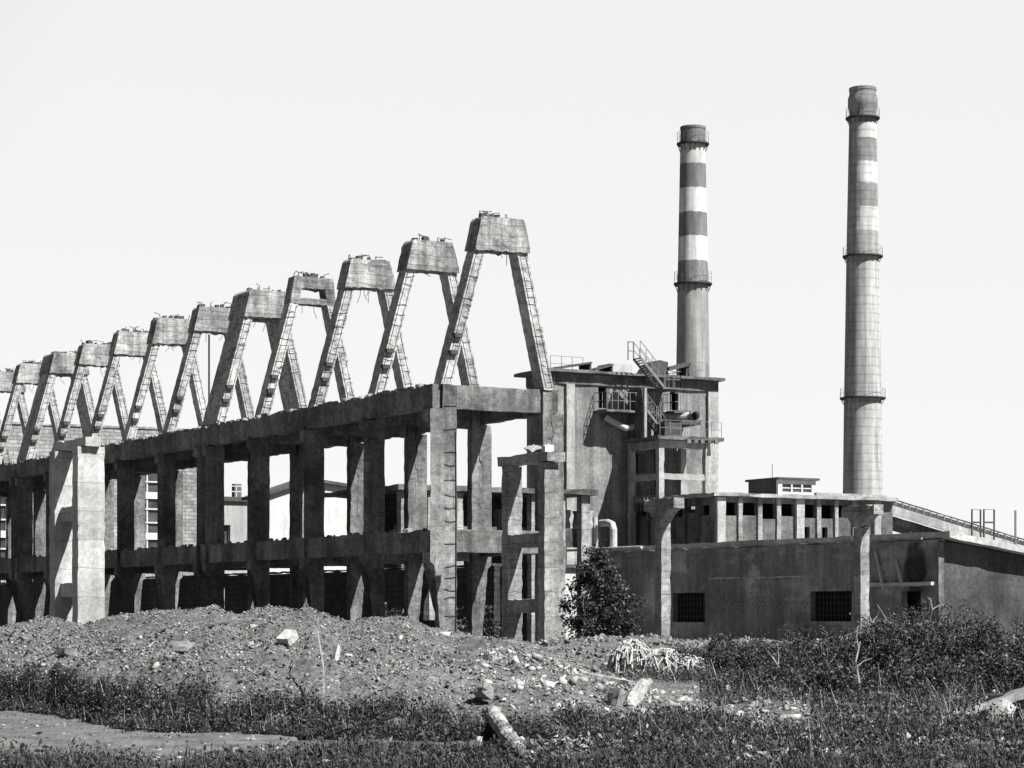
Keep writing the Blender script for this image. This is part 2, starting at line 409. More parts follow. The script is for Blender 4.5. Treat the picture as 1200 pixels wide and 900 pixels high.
def pick_mound():
    while True:
        p = rng.uniform(-60, 900); Df = lerp_tab(FOOT, p); Da = lerp_tab(A_DEPTH, p)
        D = rng.uniform(Df + 0.3, Da + 1.5)
        c = cam_loc((p - CX) / F * D, D)
        if noise.fractal(Vector((c.x * 0.5, c.y * 0.5, 9)), 1.0, 2.0, 3) > rng.normal(-0.1, 0.35): return p, D
clods('rubble_clods', 60000, pick_mound, 0.006, 0.045, 'clod', 4)
clods('rubble_clods', 70, pick_mound, 0.04, 0.15, 'clodl', 3.0)
clods('rubble_clods', 7000, pick_mound, 0.008, 0.035, 'clodl', 3.0)
clods('rubble_clods', 6000, pick_mound, 0.010, 0.05, 'clodd', 3.0)
def pick_b(): return rng.uniform(560, 1260), rng.uniform(62, 76)
clods('rubble_clods', 14000, pick_b, 0.015, 0.11, 'clod', 5)

# pale dry mud bed along the mound foot
def mud_bed():
    V = []; Fc = []; ps = np.arange(-40, 352, 4.0); nr = 60
    for i, p in enumerate(ps):
        far = float(lerp_tab(FOOT, p)) - 0.1 + 0.35 * noise.noise(Vector((p * 0.03, 1, 4))); near = float(np.interp(p, [-40, 60, 150, 250, 330, 352], [31.0, 31.3, 32.0, 33.0, 35.2, 36.4])) + 0.5 * noise.noise(Vector((p * 0.04, 7, 4)))
        near = min(near, far - 0.1)
        for j in range(nr):
            D = near + (far - near) * j / (nr - 1); c = cam_loc((p - CX) / F * D, D); V.append((c.x, c.y, ground_z(float(p), D) + 0.035 + 0.03 * noise.fractal(Vector((c.x * 1.6, c.y * 1.6, 2)), 0.8, 2.0, 4) - (0.05 if j in (0, nr - 1) else 0)))
    for i in range(len(ps) - 1):
        for j in range(nr - 1): a = i * nr + j; Fc.append((a, a + nr, a + nr + 1, a + 1))
    tag(np_obj('dry_mud_path', V, Fc, 'mud', smooth=False), kind='structure')
mud_bed()
def pick_mud(): return rng.uniform(-30, 345), rng.uniform(31, 46)
clods('mud_crumbs', 4000, pick_mud, 0.008, 0.06, 'clod', 4.0)
# ------------------------------------------------------------------ the gallery ruin
ZT, ZTB, ZM, ZMB, WG, SP = 10.8, 9.85, 5.2, 4.3, 5.6, 6.0
NB = 14; YE = NB * SP + 1.0
gal = thing('gallery_ruin', 'long roofless two-storey concrete frame ruin carrying a file of tapering A-shaped frames', 'ruin', (2.8, 0, 0))
def long_beam(x0, x1, z0, z1, name):
    b = B()
    for y0, y1 in ((0.0, 24.45), (24.52, 54.45), (54.52, YE)): b.box(x0, x1, y0, y1, z0, z1)
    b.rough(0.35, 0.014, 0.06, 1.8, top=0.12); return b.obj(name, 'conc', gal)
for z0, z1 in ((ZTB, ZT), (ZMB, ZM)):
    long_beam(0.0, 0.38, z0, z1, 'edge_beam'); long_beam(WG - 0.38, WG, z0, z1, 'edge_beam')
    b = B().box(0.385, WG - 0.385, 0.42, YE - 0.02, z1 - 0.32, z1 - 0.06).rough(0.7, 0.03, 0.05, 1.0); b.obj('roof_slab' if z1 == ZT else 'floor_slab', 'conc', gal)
    b = B().box(0.385, WG - 0.385, 0.0, 0.40, z0, z1).rough(0.25, 0.012, 0.05, 2.2, top=0.15); b.obj('end_beam', 'conc', gal)
def column(y, inner, wide):
    b = B(); s = -1 if inner else 1
    X = (lambda a: WG - a) if inner else (lambda a: a)
    y0, y1 = y - 0.12, y + (0.55 if y == 0 else 0.30)
    c1 = 0.97 if (y == 0 and not inner) else 0.78
    def pr(poly, ya, yb): b.prism([(X(u), v) for u, v in poly], 'y', ya, yb)
    # one outline: shaft with a corbel under each edge beam, and a shaft standing through the floors
    poly = [(0.42, -0.4), (c1, -0.4), (c1, 10.75), (0.40, 10.75), (0.40, ZTB - 0.02), (-0.16, ZTB - 0.02), (-0.16, ZTB - 0.38), (0.02, ZTB - 0.52), (0.36, ZTB - 1.05), (0.40, 8.35), (0.33, 8.3), (0.33, 8.15), (0.40, 8.1), (0.42, ZM + 0.0),
            (0.40, ZMB - 0.02), (-0.16, ZMB - 0.02), (-0.16, ZMB - 0.36), (0.02, ZMB - 0.5), (0.40, ZMB - 1.05)]
    pr(poly, y0, y1)
    bmesh.ops.triangulate(b.bm, faces=[f for f in b.bm.faces if len(f.verts) > 4])
    b.rough(0.26, 0.008, 0.035, 2.6)
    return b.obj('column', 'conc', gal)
for n in range(NB + 1):
    for inner in (False, True):
        if n in (4, 9):
            column(n * SP - 0.5, inner, True); column(n * SP + 0.65, inner, True)
        else: column(n * SP, inner, False)
    for z0, z1 in ((ZTB + 0.05, ZT - 0.325), (ZMB + 0.05, ZM - 0.325)):
        if n: B().box(0.8, WG - 0.8, n * SP - 0.05, n * SP + 0.27, z0 - 0.25, z1 - 0.003).rough(0.5, 0.03, 0.06).obj('cross_beam', 'conc', gal)
# the A-shaped roof frames
c0, c1, c2, c3 = at(557, 291, y=-0.15), at(618, 297, y=-0.15), at(613.5, 258, y=-0.15), at(563.5, 254, y=-0.15)
ZC, ZP = (c0.z + c1.z) / 2, (c2.z + c3.z) / 2
print('cap', c0, c1, c2, c3)
AL, AR, TL, TR = c0.x, c1.x, c3.x, c2.x
BL, BR = at(517, 452, y=-0.15).x, at(649.5, 457, y=-0.15).x
print('legs', BL, BR, AL, AR, TL, TR, ZC, ZP)
def aframe(n):
    y = n * SP; fr = part('roof_frame', gal, (2.8, y, ZT))
    y0, th = y - 0.15, 0.72
    if n in (4, 9): y0, th = y - 0.75, 1.9
    jl = random.uniform(-0.05, 0.05)
    LW = 0.46
    # cap
    b = B(); top = ZP + random.uniform(-0.12, 0.05)
    notch = random.uniform(0.05, 0.25) if n not in (1, 6, 8) else random.uniform(0.4, 0.6)
    poly = [(AL - 0.05, ZC), (AR + 0.07, ZC + random.uniform(-0.03, 0.03)), (AR + 0.05, ZC + 0.2), (TR + random.uniform(-0.06, 0.03), top - notch), (TR - 0.08, top), (TL + 0.06, top), (TL - 0.02, top - 0.1)]
    if n == 4 or n == 9: pass
    if n == 3:
        for z0, z1 in ((ZC, ZC + 0.25), (top - 0.5, top)):
            f = lambda z: (AL + (TL - AL) * (z - ZC) / (top - ZC), AR + (TR - AR) * (z - ZC) / (top - ZC))
            (a0, a1), (d0, d1) = f(z0), f(z1)
            b.prism([(a0, z0), (a1, z0), (d1, z1), (d0, z1)], 'y', y0, y0 + th)
        zz0, zz1 = ZC + 0.25, top - 0.5
        (a0, a1), (d0, d1) = f(zz0), f(zz1)
        b.prism([(a0, zz0), (a0 + 0.45, zz0), (d0 + 0.45, zz1), (d0, zz1)], 'y', y0 + 0.01, y0 + th - 0.01)
        b.prism([(a1 - 0.45, zz0), (a1, zz0), (d1, zz1), (d1 - 0.45, zz1)], 'y', y0 + 0.01, y0 + th - 0.01)
    else:
        b.prism(poly, 'y', y0 - 0.1, y0 + th + 0.1)
    bmesh.ops.triangulate(b.bm, faces=[f for f in b.bm.faces if len(f.verts) > 4])
    b.rough(0.16, 0.007, 0.02, 3.0, top=0.12); b.obj('cap', 'cap', fr)
    # broken stubs and bars on top of the cap
    b = B()
    for i in range(9):
        x = random.uniform(TL + 0.12, TR - 0.15); yy = random.uniform(y0 + 0.1, y0 + th - 0.1); h = random.uniform(0.08, 0.26)
        b.obox((x, yy, top + h / 2 - 0.08), (random.uniform(0.05, 0.13), 0.02, 0.01), (0, random.uniform(0.06, 0.15), 0), (random.uniform(-0.04, 0.04), 0, h / 2 + 0.05))
    for i in range(6):
        x = random.uniform(TL + 0.1, TR - 0.1); yy = random.uniform(y0 + 0.1, y0 + th - 0.1)
        p0 = Vector((x, yy, top - 0.1)); p1 = p0 + Vector((random.uniform(-0.1, 0.1), random.uniform(-0.1, 0.1), 0.35)); p2 = p1 + Vector((random.uniform(-0.35, 0.35), random.uniform(-0.1, 0.1), random.uniform(-0.1, 0.1)))
        b.tube([p0, p1, p2], 0.022, 4)
    for i in range(random.randint(1, 4)):        # bars hanging out of the underside
        x = random.uniform(AL + 0.5, AR - 0.5); p0 = Vector((x, y0 + 0.1, ZC + 0.1)); L_ = random.uniform(0.2, 0.7)
        b.tube([p0, p0 + Vector((random.uniform(-.05, .05), 0, -0.1 - L_ * 0.5)), p0 + Vector((random.uniform(-.25, .25), random.uniform(-.1, .1), -0.1 - L_))], 0.014, 4)
    o = b.obj('broken_stub', 'steel', fr); o['kind'] = 'stuff'
    # legs
    for side in (0, 1):
        b = B()
        if side == 0: bo, bi, to, ti = BL, BL + LW, AL, AL + LW * 0.98
        else: bo, bi, to, ti = BR, BR - LW, AR - 0.02, AR - LW * 0.98
        zb, zt = ZT - 0.02, ZC - 0.003
        b.hexa([(bo, y0, zb), (bi, y0, zb), (bi, y0 + th, zb), (bo, y0 + th, zb), (to, y0, zt), (ti, y0, zt), (ti, y0 + th, zt), (to, y0 + th, zt)])
        b.rough(0.16, 0.010, 0.022, 3.5); b.obj('leg', 'frame', fr)
        # exposed reinforcement on the sunny face
        b = B(); z = zb + 0.25
        while z < zt - 0.15:
            f = (z - zb) / (zt - zb); xo, xi = bo + (to - bo) * f, bi + (ti - bi) * f
            if random.random() < 0.5:
                lo, hi = sorted((xo, xi)); k0, k1 = random.choice(((0.04, 0.95), (0.04, 0.95), (0.05, 0.6), (0.35, 0.96)))
                q0 = Vector((lo + (hi - lo) * k0, y0 - 0.004, z + random.uniform(-0.06, 0.06))); q1 = Vector((lo + (hi - lo) * k1, y0 - 0.004, z + random.uniform(-0.06, 0.06)))
                b.tube([q0, q0.lerp(q1, 0.5) + Vector((0, -0.004, random.uniform(-0.03, 0.03))), q1], 0.013, 4)
            z += random.uniform(0.22, 0.36)
        for k in (0.2, 0.8):
            f0, f1 = 0.02, 0.98
            e = lambda f: Vector(((bo + (to - bo) * f) * (1 - k) + (bi + (ti - bi) * f) * k, y0 - 0.003, zb + (zt - zb) * f))
            b.tube([e(f0), e((f0 + f1) / 2), e(f1)], 0.016, 4)
        b.obj('rebar_mesh', 'rust', fr)
    for f in (0.34, 0.215):  # dark proud blocks stand in for two shaded recesses in the leg
        x = BL + (AL - BL) * f; z = ZT + (ZC - ZT) * f
        B().box(x + 0.02, x + 0.34, y0 - 0.16, y0 + 0.1, z, z + 0.16).obj('dark_recess_block', 'steel', fr)
for n in range(13): aframe(n)
# stirrups on the end column
b = B(); z = 0.6
while z < 10.7:
    if not (ZMB - 0.05 < z < ZMB - 0.0):
        q0 = Vector((0.44, -0.14, z + random.uniform(-0.06, 0.06))); q1 = Vector((0.97, -0.14, z + random.uniform(-0.06, 0.06)))
        b.tube([q0, q0.lerp(q1, 0.5) + Vector((0, -0.01, random.uniform(-0.05, 0.05))), q1], 0.013, 4)
    z += random.uniform(0.2, 0.9)
b.tube([(0.93, -0.15, 0.5), (0.95, -0.16, 6), (0.93, -0.15, 9)], 0.018, 4)
b.obj('rebar_mesh', 'rust', gal)
# litter lying along the roof edge
b = B()
for i in range(520):
    y = random.uniform(1, 80) ; x = random.uniform(0.03, 0.5); s = random.uniform(0.02, 0.10)
    b.obox((x, y, ZT + s * 0.3), (s, random.uniform(-s, s) * 0.4, 0.02), (0, s * 1.4, 0.02), (0.02, 0.03, s * 0.6))
for i in range(120):
    y = random.uniform(0.5, 80); x = random.uniform(0.03, 0.5); s = random.uniform(0.02, 0.09)
    b.obox((x, y, ZM + s * 0.3), (s, random.uniform(-s, s) * 0.4, 0.02), (0, s * 1.6, 0.02), (0.02, 0.03, s * 0.6))
tag(b.obj('roof_rubble', 'stone'), kind='stuff')

# ------------------------------------------------------------------ pier pairs
def pier_pair(label, x0, x1, yf, gap, dep, z1, zb, rungs, mat, over, ins):
    t = thing('concrete_pier_frame', label, 'pier frame', ((x0 + x1) / 2, yf + gap / 2, 0))
    for y in (yf, yf + gap):
        B().box(x0, x1, y, y + dep, -0.4, z1).rough(0.3, 0.02, 0.05, 2.0).obj('pier', mat, t)
    xm0, xm1 = x0 + ins, x1 - ins
    B().box(xm0 - 0.012, xm1 + 0.012 + (0.14 if ins < 0.01 else 0), yf - over, yf + gap + dep + 0.3, z1 + 0.004, zb).rough(0.3, 0.025, 0.06, 2.0).obj('cap_beam', mat, t)
    for z, h in rungs: B().box(xm0, xm1, yf + dep + 0.003, yf + gap - 0.003, z, z + h).rough(0.3, 0.02, 0.05).obj('rung', mat, t)
    return t
p = at(638, 740, D=84.2); q = at(655.5, 740, y=p.y)
print('rpier', p, q)
zt_ = at(640, 541, y=p.y).z
pier_pair('grey twin piers with two crossbars standing at the gable end of the long ruin', p.x, q.x, p.y, 2.75, 0.5, zt_, at(640, 529, y=p.y).z, [(at(625, 641, y=p.y + 1).z, 0.5), (at(625, 718, y=p.y + 1).z, 0.5)], 'pier', 0.2, 0.0)
# a shelf of broken concrete lying on that cap beam
c = at(638, 527, y=p.y + 0.1)
tag(B().obox((p.x + 0.3, p.y + 0.3, at(640, 529, y=p.y).z + 0.14), (0.22, 0.05, 0.03), (0, 0.16, 0.02), (0.0, 0, 0.13)).rough(0.15, 0.02, 0.05).obj('concrete_lump', 'white'), 'small white concrete lump lying on the twin grey piers', 'rubble')
tag(B().obox((p.x + 0.3, p.y + 1.4, at(640, 529, y=p.y).z + 0.22), (0.28, 0.1, 0.1), (0, 0.25, 0.05), (-0.05, 0, 0.05)).rough(0.15, 0.02, 0.05).obj('concrete_plate', 'stone'), 'tilted concrete plate lying on the twin grey piers behind the white lump', 'rubble')
p2 = at(91, 720, x=-5.6); q2 = at(123, 720, y=p2.y)
print('lpier', p2, q2)
zt2 = at(100, 523, y=p2.y).z
pier_pair('tall pale twin piers of stacked blocks beside the long facade', p2.x, q2.x, p2.y, 3.5, 0.85, zt2, at(100, 512, y=p2.y).z, [(at(75, 610, y=p2.y + 2).z, 0.7), (at(75, 700, y=p2.y + 2).z, 0.7)], 'pale', 0.25, 0.3)

# ------------------------------------------------------------------ bracket columns
def bracket_column(label, x, ztop, w=0.47):
    t = thing('bracket_column', label, 'column', (x + w / 2, 0, 0), 'free-standing bracket columns')
    B().box(x, x + w, 0.0, 0.52, -0.4, ztop - 0.95).rough(0.3, 0.012, 0.035, 2.0).obj('shaft', 'pier', t)
    b = B().prism([(0.0, ztop - 0.947), (0.52, ztop - 0.947), (0.9, ztop - 0.55), (1.35, ztop - 0.5), (1.35, ztop), (-0.95, ztop), (-0.95, ztop - 0.42), (-0.45, ztop - 0.55)], 'x', x - 0.02, x + w + 0.02)
    bmesh.ops.triangulate(b.bm, faces=[f for f in b.bm.faces if len(f.verts) > 4])
    b.rough(0.25, 0.015, 0.05, 2.0).obj('bracket', 'pier', t)
    return t
x1 = at(775, 700, y=0).x; x2 = at(1008.5, 700, y=0).x
bracket_column('lone bracket column rising beside the dark tree', x1, at(780, 584, y=0).z)
bracket_column('lone bracket column rising out of the bushes before the barred window', x2, at(1012, 592, y=0).z)

# ------------------------------------------------------------------ boiler house
YB, XB0 = 41.3, 29.2
XB1 = at(840, 500, y=YB).x; ZB = 16.4; DB = 3.4
bo = thing('boiler_house', 'tall stained boiler house with outside stairs and balconies beneath the striped chimney', 'boiler house', ((XB0 + XB1) / 2, YB, 0))
def PY(px, py, y=YB): q = at(px, py, y=y); return q.x, q.z
dx0, dz1 = PY(701, 453); dx1, dz0 = PY(711, 478.5)
d2x0, d2z1 = PY(785, 459); d2x1, d2z0 = PY(795, 481)
b = walls(B(), XB0, XB1, 0, ZB - 0.003, [(dx0, dx1, dz0, dz1), (d2x0, d2x1, d2z0, d2z1)], 'y', YB, YB + 0.3); b.obj('wall', 'plaster', bo)
B().box(XB0, XB0 + 0.3, YB + 0.303, YB + DB, 0, ZB - 0.003).obj('wall', 'plaster', bo)
B().box(XB1 - 0.3, XB1, YB + 0.303, YB + DB, 0, ZB - 0.003).obj('wall', 'plaster', bo)
B().box(XB0 + 0.303, XB1 - 0.303, YB + DB - 0.3, YB + DB, 0, ZB - 0.003).obj('wall', 'plaster', bo)
B().box(XB0 - 0.75, XB1 + 0.3, YB - 0.55, YB + DB + 0.3, ZB, ZB + 0.2).rough(0.6, 0.03, 0.06, 1.0).obj('roof', 'panel', bo)
zf = PY(700, 452)[1]
B().box(XB0 - 0.06, XB1 + 0.06, YB - 0.12, YB - 0.003, zf, ZB - 0.004).rough(0.5, 0.02, 0.04).obj('fascia_beam', 'panel', bo)
B().box(XB0 - 0.12, XB0 - 0.003, YB - 0.1, YB + DB - 0.1, zf, ZB - 0.004).obj('fascia_beam', 'panel', bo)
for a, c_ in ((662, 671.5), (828, 840)):
    xa, xb = PY(a, 500)[0], PY(c_, 500)[0]
    B().box(xa, xb, YB - 0.22, YB - 0.003, 0, zf - 0.003).rough(0.5, 0.02, 0.04).obj('pilaster', 'post', bo)
B().box(XB0 + 0.3, XB1 - 0.3, YB + 0.8, YB + 0.9, 1, ZB - 0.5).obj('dark_backing', 'void', bo)  # near-black sheet behind the doorways, inner shade put into its colour
def balcony(px0, px1, py, depth, sides=True):
    x0, z = PY(px0, py); x1_, _ = PY(px1, py)
    f = part('balcony', bo, ((x0 + x1_) / 2, YB, z))
    B().box(x0, x1_, YB - depth, YB - 0.005, z - 0.16, z).rough(0.4, 0.02, 0.04).obj('floor_plate', 'panel', f)
    railing(B(), [(x0 + 0.05, YB - 0.1, z), (x0 + 0.05, YB - depth + 0.05, z), (x1_ - 0.05, YB - depth + 0.05, z)], 1.05, 0.025, 0.45).obj('railing', 'rail', f)
    return f
balcony(695, 752, 481, 1.5)
balcony(776, 806, 482.5, 1.4)
# the panel of dark patched cladding under the first balcony
# inclined pipe
pa, pb, pc = at(709, 489, y=YB - 0.4), at(733, 502, y=YB - 0.9), at(744, 500, y=YB - 0.9)
B().tube([pa, pb, pc], 0.2, 10).obj('inclined_pipe', 'pipe', bo)
# duct with a round mouth
qx, qz = PY(813, 488, YB - 1.8)
B().tube([(qx - 1.0, YB - 0.1, qz + 0.15), (qx - 0.6, YB - 0.9, qz), (qx, YB - 1.5, qz), (qx, YB - 2.0, qz)], 0.3, 14, caps=False).obj('round_duct', 'pipe', bo)
B().box(qx - 0.27, qx + 0.27, YB - 1.72, YB - 1.7, qz - 0.27, qz + 0.27).obj('duct_mouth_shade', 'void', bo)  # near-black plate paints the shade inside the duct mouth
ax, az = PY(795, 498, YB - 1.6); bx_, bz = PY(818, 493, YB - 1.6)
B().box(ax, bx_, YB - 2.0, YB - 0.2, az, bz).rough(0.4, 0.02, 0.04).obj('duct_shelf', 'steel', bo)
# roof stair and its landing
YS = YB - 1.3
s0, s1 = at(742, 420, y=YS), at(770, 455, y=YS)
def stair(s0, s1, w, mat='rail'):
    b = B(); n = 12
    for k in (0, 1):
        off = Vector((0, -w * k, 0))
        b.obox((s0 + s1) / 2 + off, (s1 - s0) / 2, (0, 0.03, 0), (0, 0, 0.11))
        for h in (0.55, 1.0): b.tube([s0 + off + Vector((0, 0, h)), s1 + off + Vector((0, 0, h))], 0.025, 4)
        for i in range(0, n + 1, 3): q = s0.lerp(s1, i / n) + off; b.tube([q, q + Vector((0, 0, 1.0))], 0.022, 4)
    for i in range(n + 1):
        q = s0.lerp(s1, (i + 0.5) / (n + 1)); b.obox(q + Vector((0, -w / 2, 0.02)), (0.12, 0, 0), (0, w / 2 - 0.04, 0), (0, 0, 0.015))
    return b.obj('stair', mat, bo)
stair(s0, s1, 0.8)
l1 = at(790, 455, y=YS)
B().box(s1.x - 0.1, l1.x, YS - 0.85, YB - 0.005, s1.z - 0.1, s1.z).obj('landing', 'panel', bo)
railing(B(), [(s1.x + 0.1, YS - 0.8, s1.z), (l1.x - 0.05, YS - 0.8, s1.z), (l1.x - 0.05, YB - 0.1, s1.z)], 1.0, 0.025, 0.6).obj('railing', 'rail', bo)
hp = at(741, 422, y=YS)
railing(B(), [(hp.x - 0.3, YS, hp.z), (hp.x + 0.1, YS, hp.z)], 1.1, 0.04, 0.5).obj('stair_head', 'rail', bo)
stair(at(750, 482, y=YS), at(772, 511, y=YS), 0.8)
# roof clutter
r0, r1 = at(652, 433, y=YB + 0.5), at(690, 433, y=YB + 0.5)
railing(B(), [(r0.x, YB + 1.2, ZB + 0.2), (r1.x, YB + 1.2, ZB + 0.2)], 0.95, 0.02, 0.8).obj('railing', 'rail', bo)
for pa_, pb_, hgt in ((650, 692, 0.55), (695, 717, 0.5)):
    xa, xb = at(pa_, 430, y=YB).x, at(pb_, 430, y=YB).x
    B().hexa([(xa, YB - 0.2, ZB + 0.21), (xb, YB - 0.2, ZB + 0.21 + hgt - 0.12), (xb, YB + 1.3, ZB + 0.21 + hgt - 0.12), (xa, YB + 1.3, ZB + 0.21), (xa, YB - 0.2, ZB + 0.32), (xb, YB - 0.2, ZB + 0.21 + hgt), (xb, YB + 1.3, ZB + 0.21 + hgt), (xa, YB + 1.3, ZB + 0.32)]).obj('roof_flap', 'steel', bo)
    B().box(xb - 0.12, xb, YB - 0.1, YB + 1.2, ZB + 0.2, ZB + 0.21 + hgt - 0.13).obj('flap_prop', 'steel', bo)
xa, xb = at(716, 430, y=YB + 0.8).x, at(741, 430, y=YB + 0.8).x
B().box(xa, xb, YB + 0.8, YB + 2.4, ZB + 0.2, ZB + 0.85).obj('roof_hatch', 'pipe', bo)
xa, xb = at(764, 430, y=YB + 0.5).x, at(783, 430, y=YB + 0.5).x
b = B().prism([(xa - 0.4, ZB + 0.2), (xb, ZB + 0.2), (xb, ZB + 1.1), (xb - 0.6, ZB + 1.2), (xa + 0.2, ZB + 1.0)], 'y', YB + 0.5, YB + 2.0); b.obj('roof_ventilator', 'steel', bo)
xa, xb = at(784, 430, y=YB + 0.3).x, at(809, 430, y=YB + 0.3).x
B().obox(((xa + xb) / 2, YB + 0.8, ZB + 0.85), ((xb - xa) / 2, 0, 0.2), (0, 0.5, 0), (0, 0, 0.12)).obj('roof_flap', 'steel', bo)
B().box(xb - 0.25, xb, YB + 0.4, YB + 1.2, ZB + 0.2, ZB + 0.9).obj('flap_prop', 'steel', bo)
railing(B(), [(xb, YB + 0.2, ZB + 0.2), (XB1 - 0.6, YB + 0.2, ZB + 0.2)], 0.95, 0.025, 1.1).obj('railing', 'rail', bo)
# open concrete stair tower in front
XT0, YT = 34.16, 37.4; XT1 = at(833, 550, y=YT).x
tw = part('open_frame_tower', bo, (XT0, YT, 0))
zt0 = at(772, 510, y=YT).z; zm1, zm0 = at(772, 554, y=YT).z, at(772, 561.5, y=YT).z
B().box(XT0 - 0.3, XT1 + 0.75, YT - 0.35, YB - 0.3, zt0 - 0.25, zt0).rough(0.4, 0.03, 0.08).obj('platform_slab', 'panel', tw)
for x in (XT0, XT1 - 0.38): B().box(x, x + 0.38, YT, YT + 0.38, 0, zt0 - 0.255).rough(0.4, 0.02, 0.04).obj('post', 'post', tw)
B().box(XT0, XT0 + 0.38, YB - 0.7, YB - 0.33, 0, zt0 - 0.255).rough(0.4, 0.02, 0.04).obj('post', 'post', tw)
xm = at(797, 550, y=YB - 0.6).x
B().box(xm, xm + 0.4, YB - 0.7, YB - 0.33, 0, zt0 - 0.255).obj('post', 'post', tw)
for z0, z1 in ((zm0, zm1), (zt0 - 0.75, zt0 - 0.26)):
    B().box(XT0 + 0.383, XT1 - 0.383, YT + 0.05, YT + 0.3, z0, z1).rough(0.4, 0.02, 0.04).obj('beam', 'post', tw)
    B().box(XT0 + 0.05, XT0 + 0.33, YT + 0.383, YB - 0.703, z0, z1).rough(0.4, 0.02, 0.04).obj('beam', 'post', tw)
B().box(XT1 + 0.003, XT1 + 0.4, YT + 0.05, YT + 0.3, zm0, zm1).obj('beam', 'post', tw)
railing(B(), [(XT0 - 0.1, YT - 0.25, zt0), (XT1 + 0.6, YT - 0.25, zt0)], 0.9, 0.02, 0.8).obj('railing', 'rail', tw)
railing(B(), [(XT0 + 0.2, YT + 0.5, zm1 - 2.2), (XT0 + 0.2, YB - 0.8, zm1 - 2.2)], 0.9, 0.03, 0.35).obj('railing', 'rail', tw)
xq = at(800, 500, y=YT).x
for k in range(5):
    x_ = xq + 0.5 * k; B().box(x_, x_ + 0.28, YT - 0.5, YT - 0.36, zt0 - 0.42, zt0 - 0.2).rough(0.2, 0.02, 0.04).obj('slab_bracket', 'panel', tw)
B().box(XT0 + 0.6, XT0 + 1.1, YB - 0.6, YB - 0.31, zm1 + 0.2, zt0 - 0.9).obj('riser_duct', 'steel', tw)
B().tube([(XT0 + 2.0, YB - 0.5, 0), (XT0 + 2.0, YB - 0.5, zt0 + 1.4), (XT0 + 2.0, YB - 0.1, zt0 + 1.8)], 0.16, 8).obj('riser_pipe', 'steel', tw)
B().box(XT0 + 0.9, XT0 + 2.2, YT + 0.8, YT + 1.8, zt0 + 0.003, zt0 + 0.9).rough(0.3, 0.04, 0.08).obj('machine_block', 'steel', tw)
# post and infill panel between the landing and the tower slab
px_ = at(771, 480, y=YT + 0.3).x
B().box(px_, px_ + 0.17, YS - 0.8, YS - 0.62, zt0 + 0.003, s1.z - 0.103).obj('post', 'post', tw)
B().box(px_ - 0.05, px_ - 0.0, YS - 0.55, YB - 0.25, zt0 + 0.003, s1.z - 0.103).obj('screen_wall', 'panel', tw)

# ------------------------------------------------------------------ conveyor building
XE0, YE0, ZE = 34.9, 32.45, at(838, 577, y=32.45).z
XE1 = at(1046, 600, y=YE0).x
ex = thing('conveyor_building', 'low derelict process hall with open clerestory and cracked infill panels below the boiler house', 'hall', ((XE0 + XE1) / 2, YE0, 0))
zs = at(838, 605, y=YE0).z; zl = at(838, 588, y=YE0).z
cuts = [838, 848, 864, 869, 887, 892, 909, 914, 931, 940, 956, 961, 977, 981, 998, 1003, 1022, 1030, 1046]
xs_ = [at(c_, 600, y=YE0).x for c_ in cuts]
holes = [(xs_[i], xs_[i + 1], zs + random.uniform(-0.1, 0.15), ZE - 0.55) for i in range(1, len(xs_) - 3, 2)]
holes += [(xs_[i] + 0.15, xs_[i] + 0.55, zs - 1.6, zs - 0.5) for i in (9, 11)]
walls(B(), XE0, XE1, 0, ZE - 0.254, holes, 'y', YE0, YE0 + 0.3).obj('wall', 'panel', ex)
for i in range(0, len(xs_) - 1, 2):
    pr = 0.25 if i in (0, 8, 16) else 0.14
    B().box(xs_[i], xs_[i + 1], YE0 - pr, YE0 - 0.003, 0, ZE - 0.258).rough(0.5, 0.015, 0.03).obj('pilaster', 'post' if i in (0, 8, 16) else 'pier', ex)
yy = np.linspace(YE0 + 0.5, YB - 0.3, 7)
walls(B(), YE0 + 0.303, YB - 0.35, 0, ZE - 0.254, [(yy[i] + 0.2, yy[i + 1] - 0.15, zs + 0.1 + 0.2 * (i % 2), ZE - 0.7) for i in range(6)], 'x', XE0, XE0 + 0.3).obj('wall', 'panel', ex)
for v in yy[1:-1]: B().box(XE0 - 0.14, XE0 - 0.003, v - 0.12, v + 0.12, 0, ZE - 0.258).obj('pilaster', 'panel', ex)
B().box(XE0 - 0.45, XE1 + 0.1, YE0 - 0.5, YB + 0.1 - 0.45, ZE - 0.25, ZE).rough(0.6, 0.03, 0.07, 1.0).obj('roof', 'post', ex)
B().box(XE1 - 0.3, XE1, YE0 + 0.303, YB + 2, 0, ZE - 0.254).obj('wall', 'panel', ex)
B().box(XB1 + 0.01, XE1 - 0.303, YB + 1.7, YB + 2, 0, ZE - 0.254).obj('wall', 'panel', ex)
B().box(XB1 + 0.01, XE1 + 0.05, YB - 0.346, YB + 2.1, ZE - 0.25, ZE).obj('roof', 'post', ex)
B().box(XE0 + 1.2, XE1 - 0.4, YE0 + 2.2, YE0 + 2.3, 0, ZE - 0.3).obj('dark_backing', 'void', ex)  # black sheet gives the clerestory openings a painted inner shade
e0, e1 = at(957, 576, y=YE0 + 2).x, at(1040, 576, y=YE0 + 2).x
B().box(e0, e1, YE0 + 2, YE0 + 2.3, ZE + 0.003, ZE + 0.3).rough(0.5, 0.02, 0.05).obj('parapet', 'post', ex)
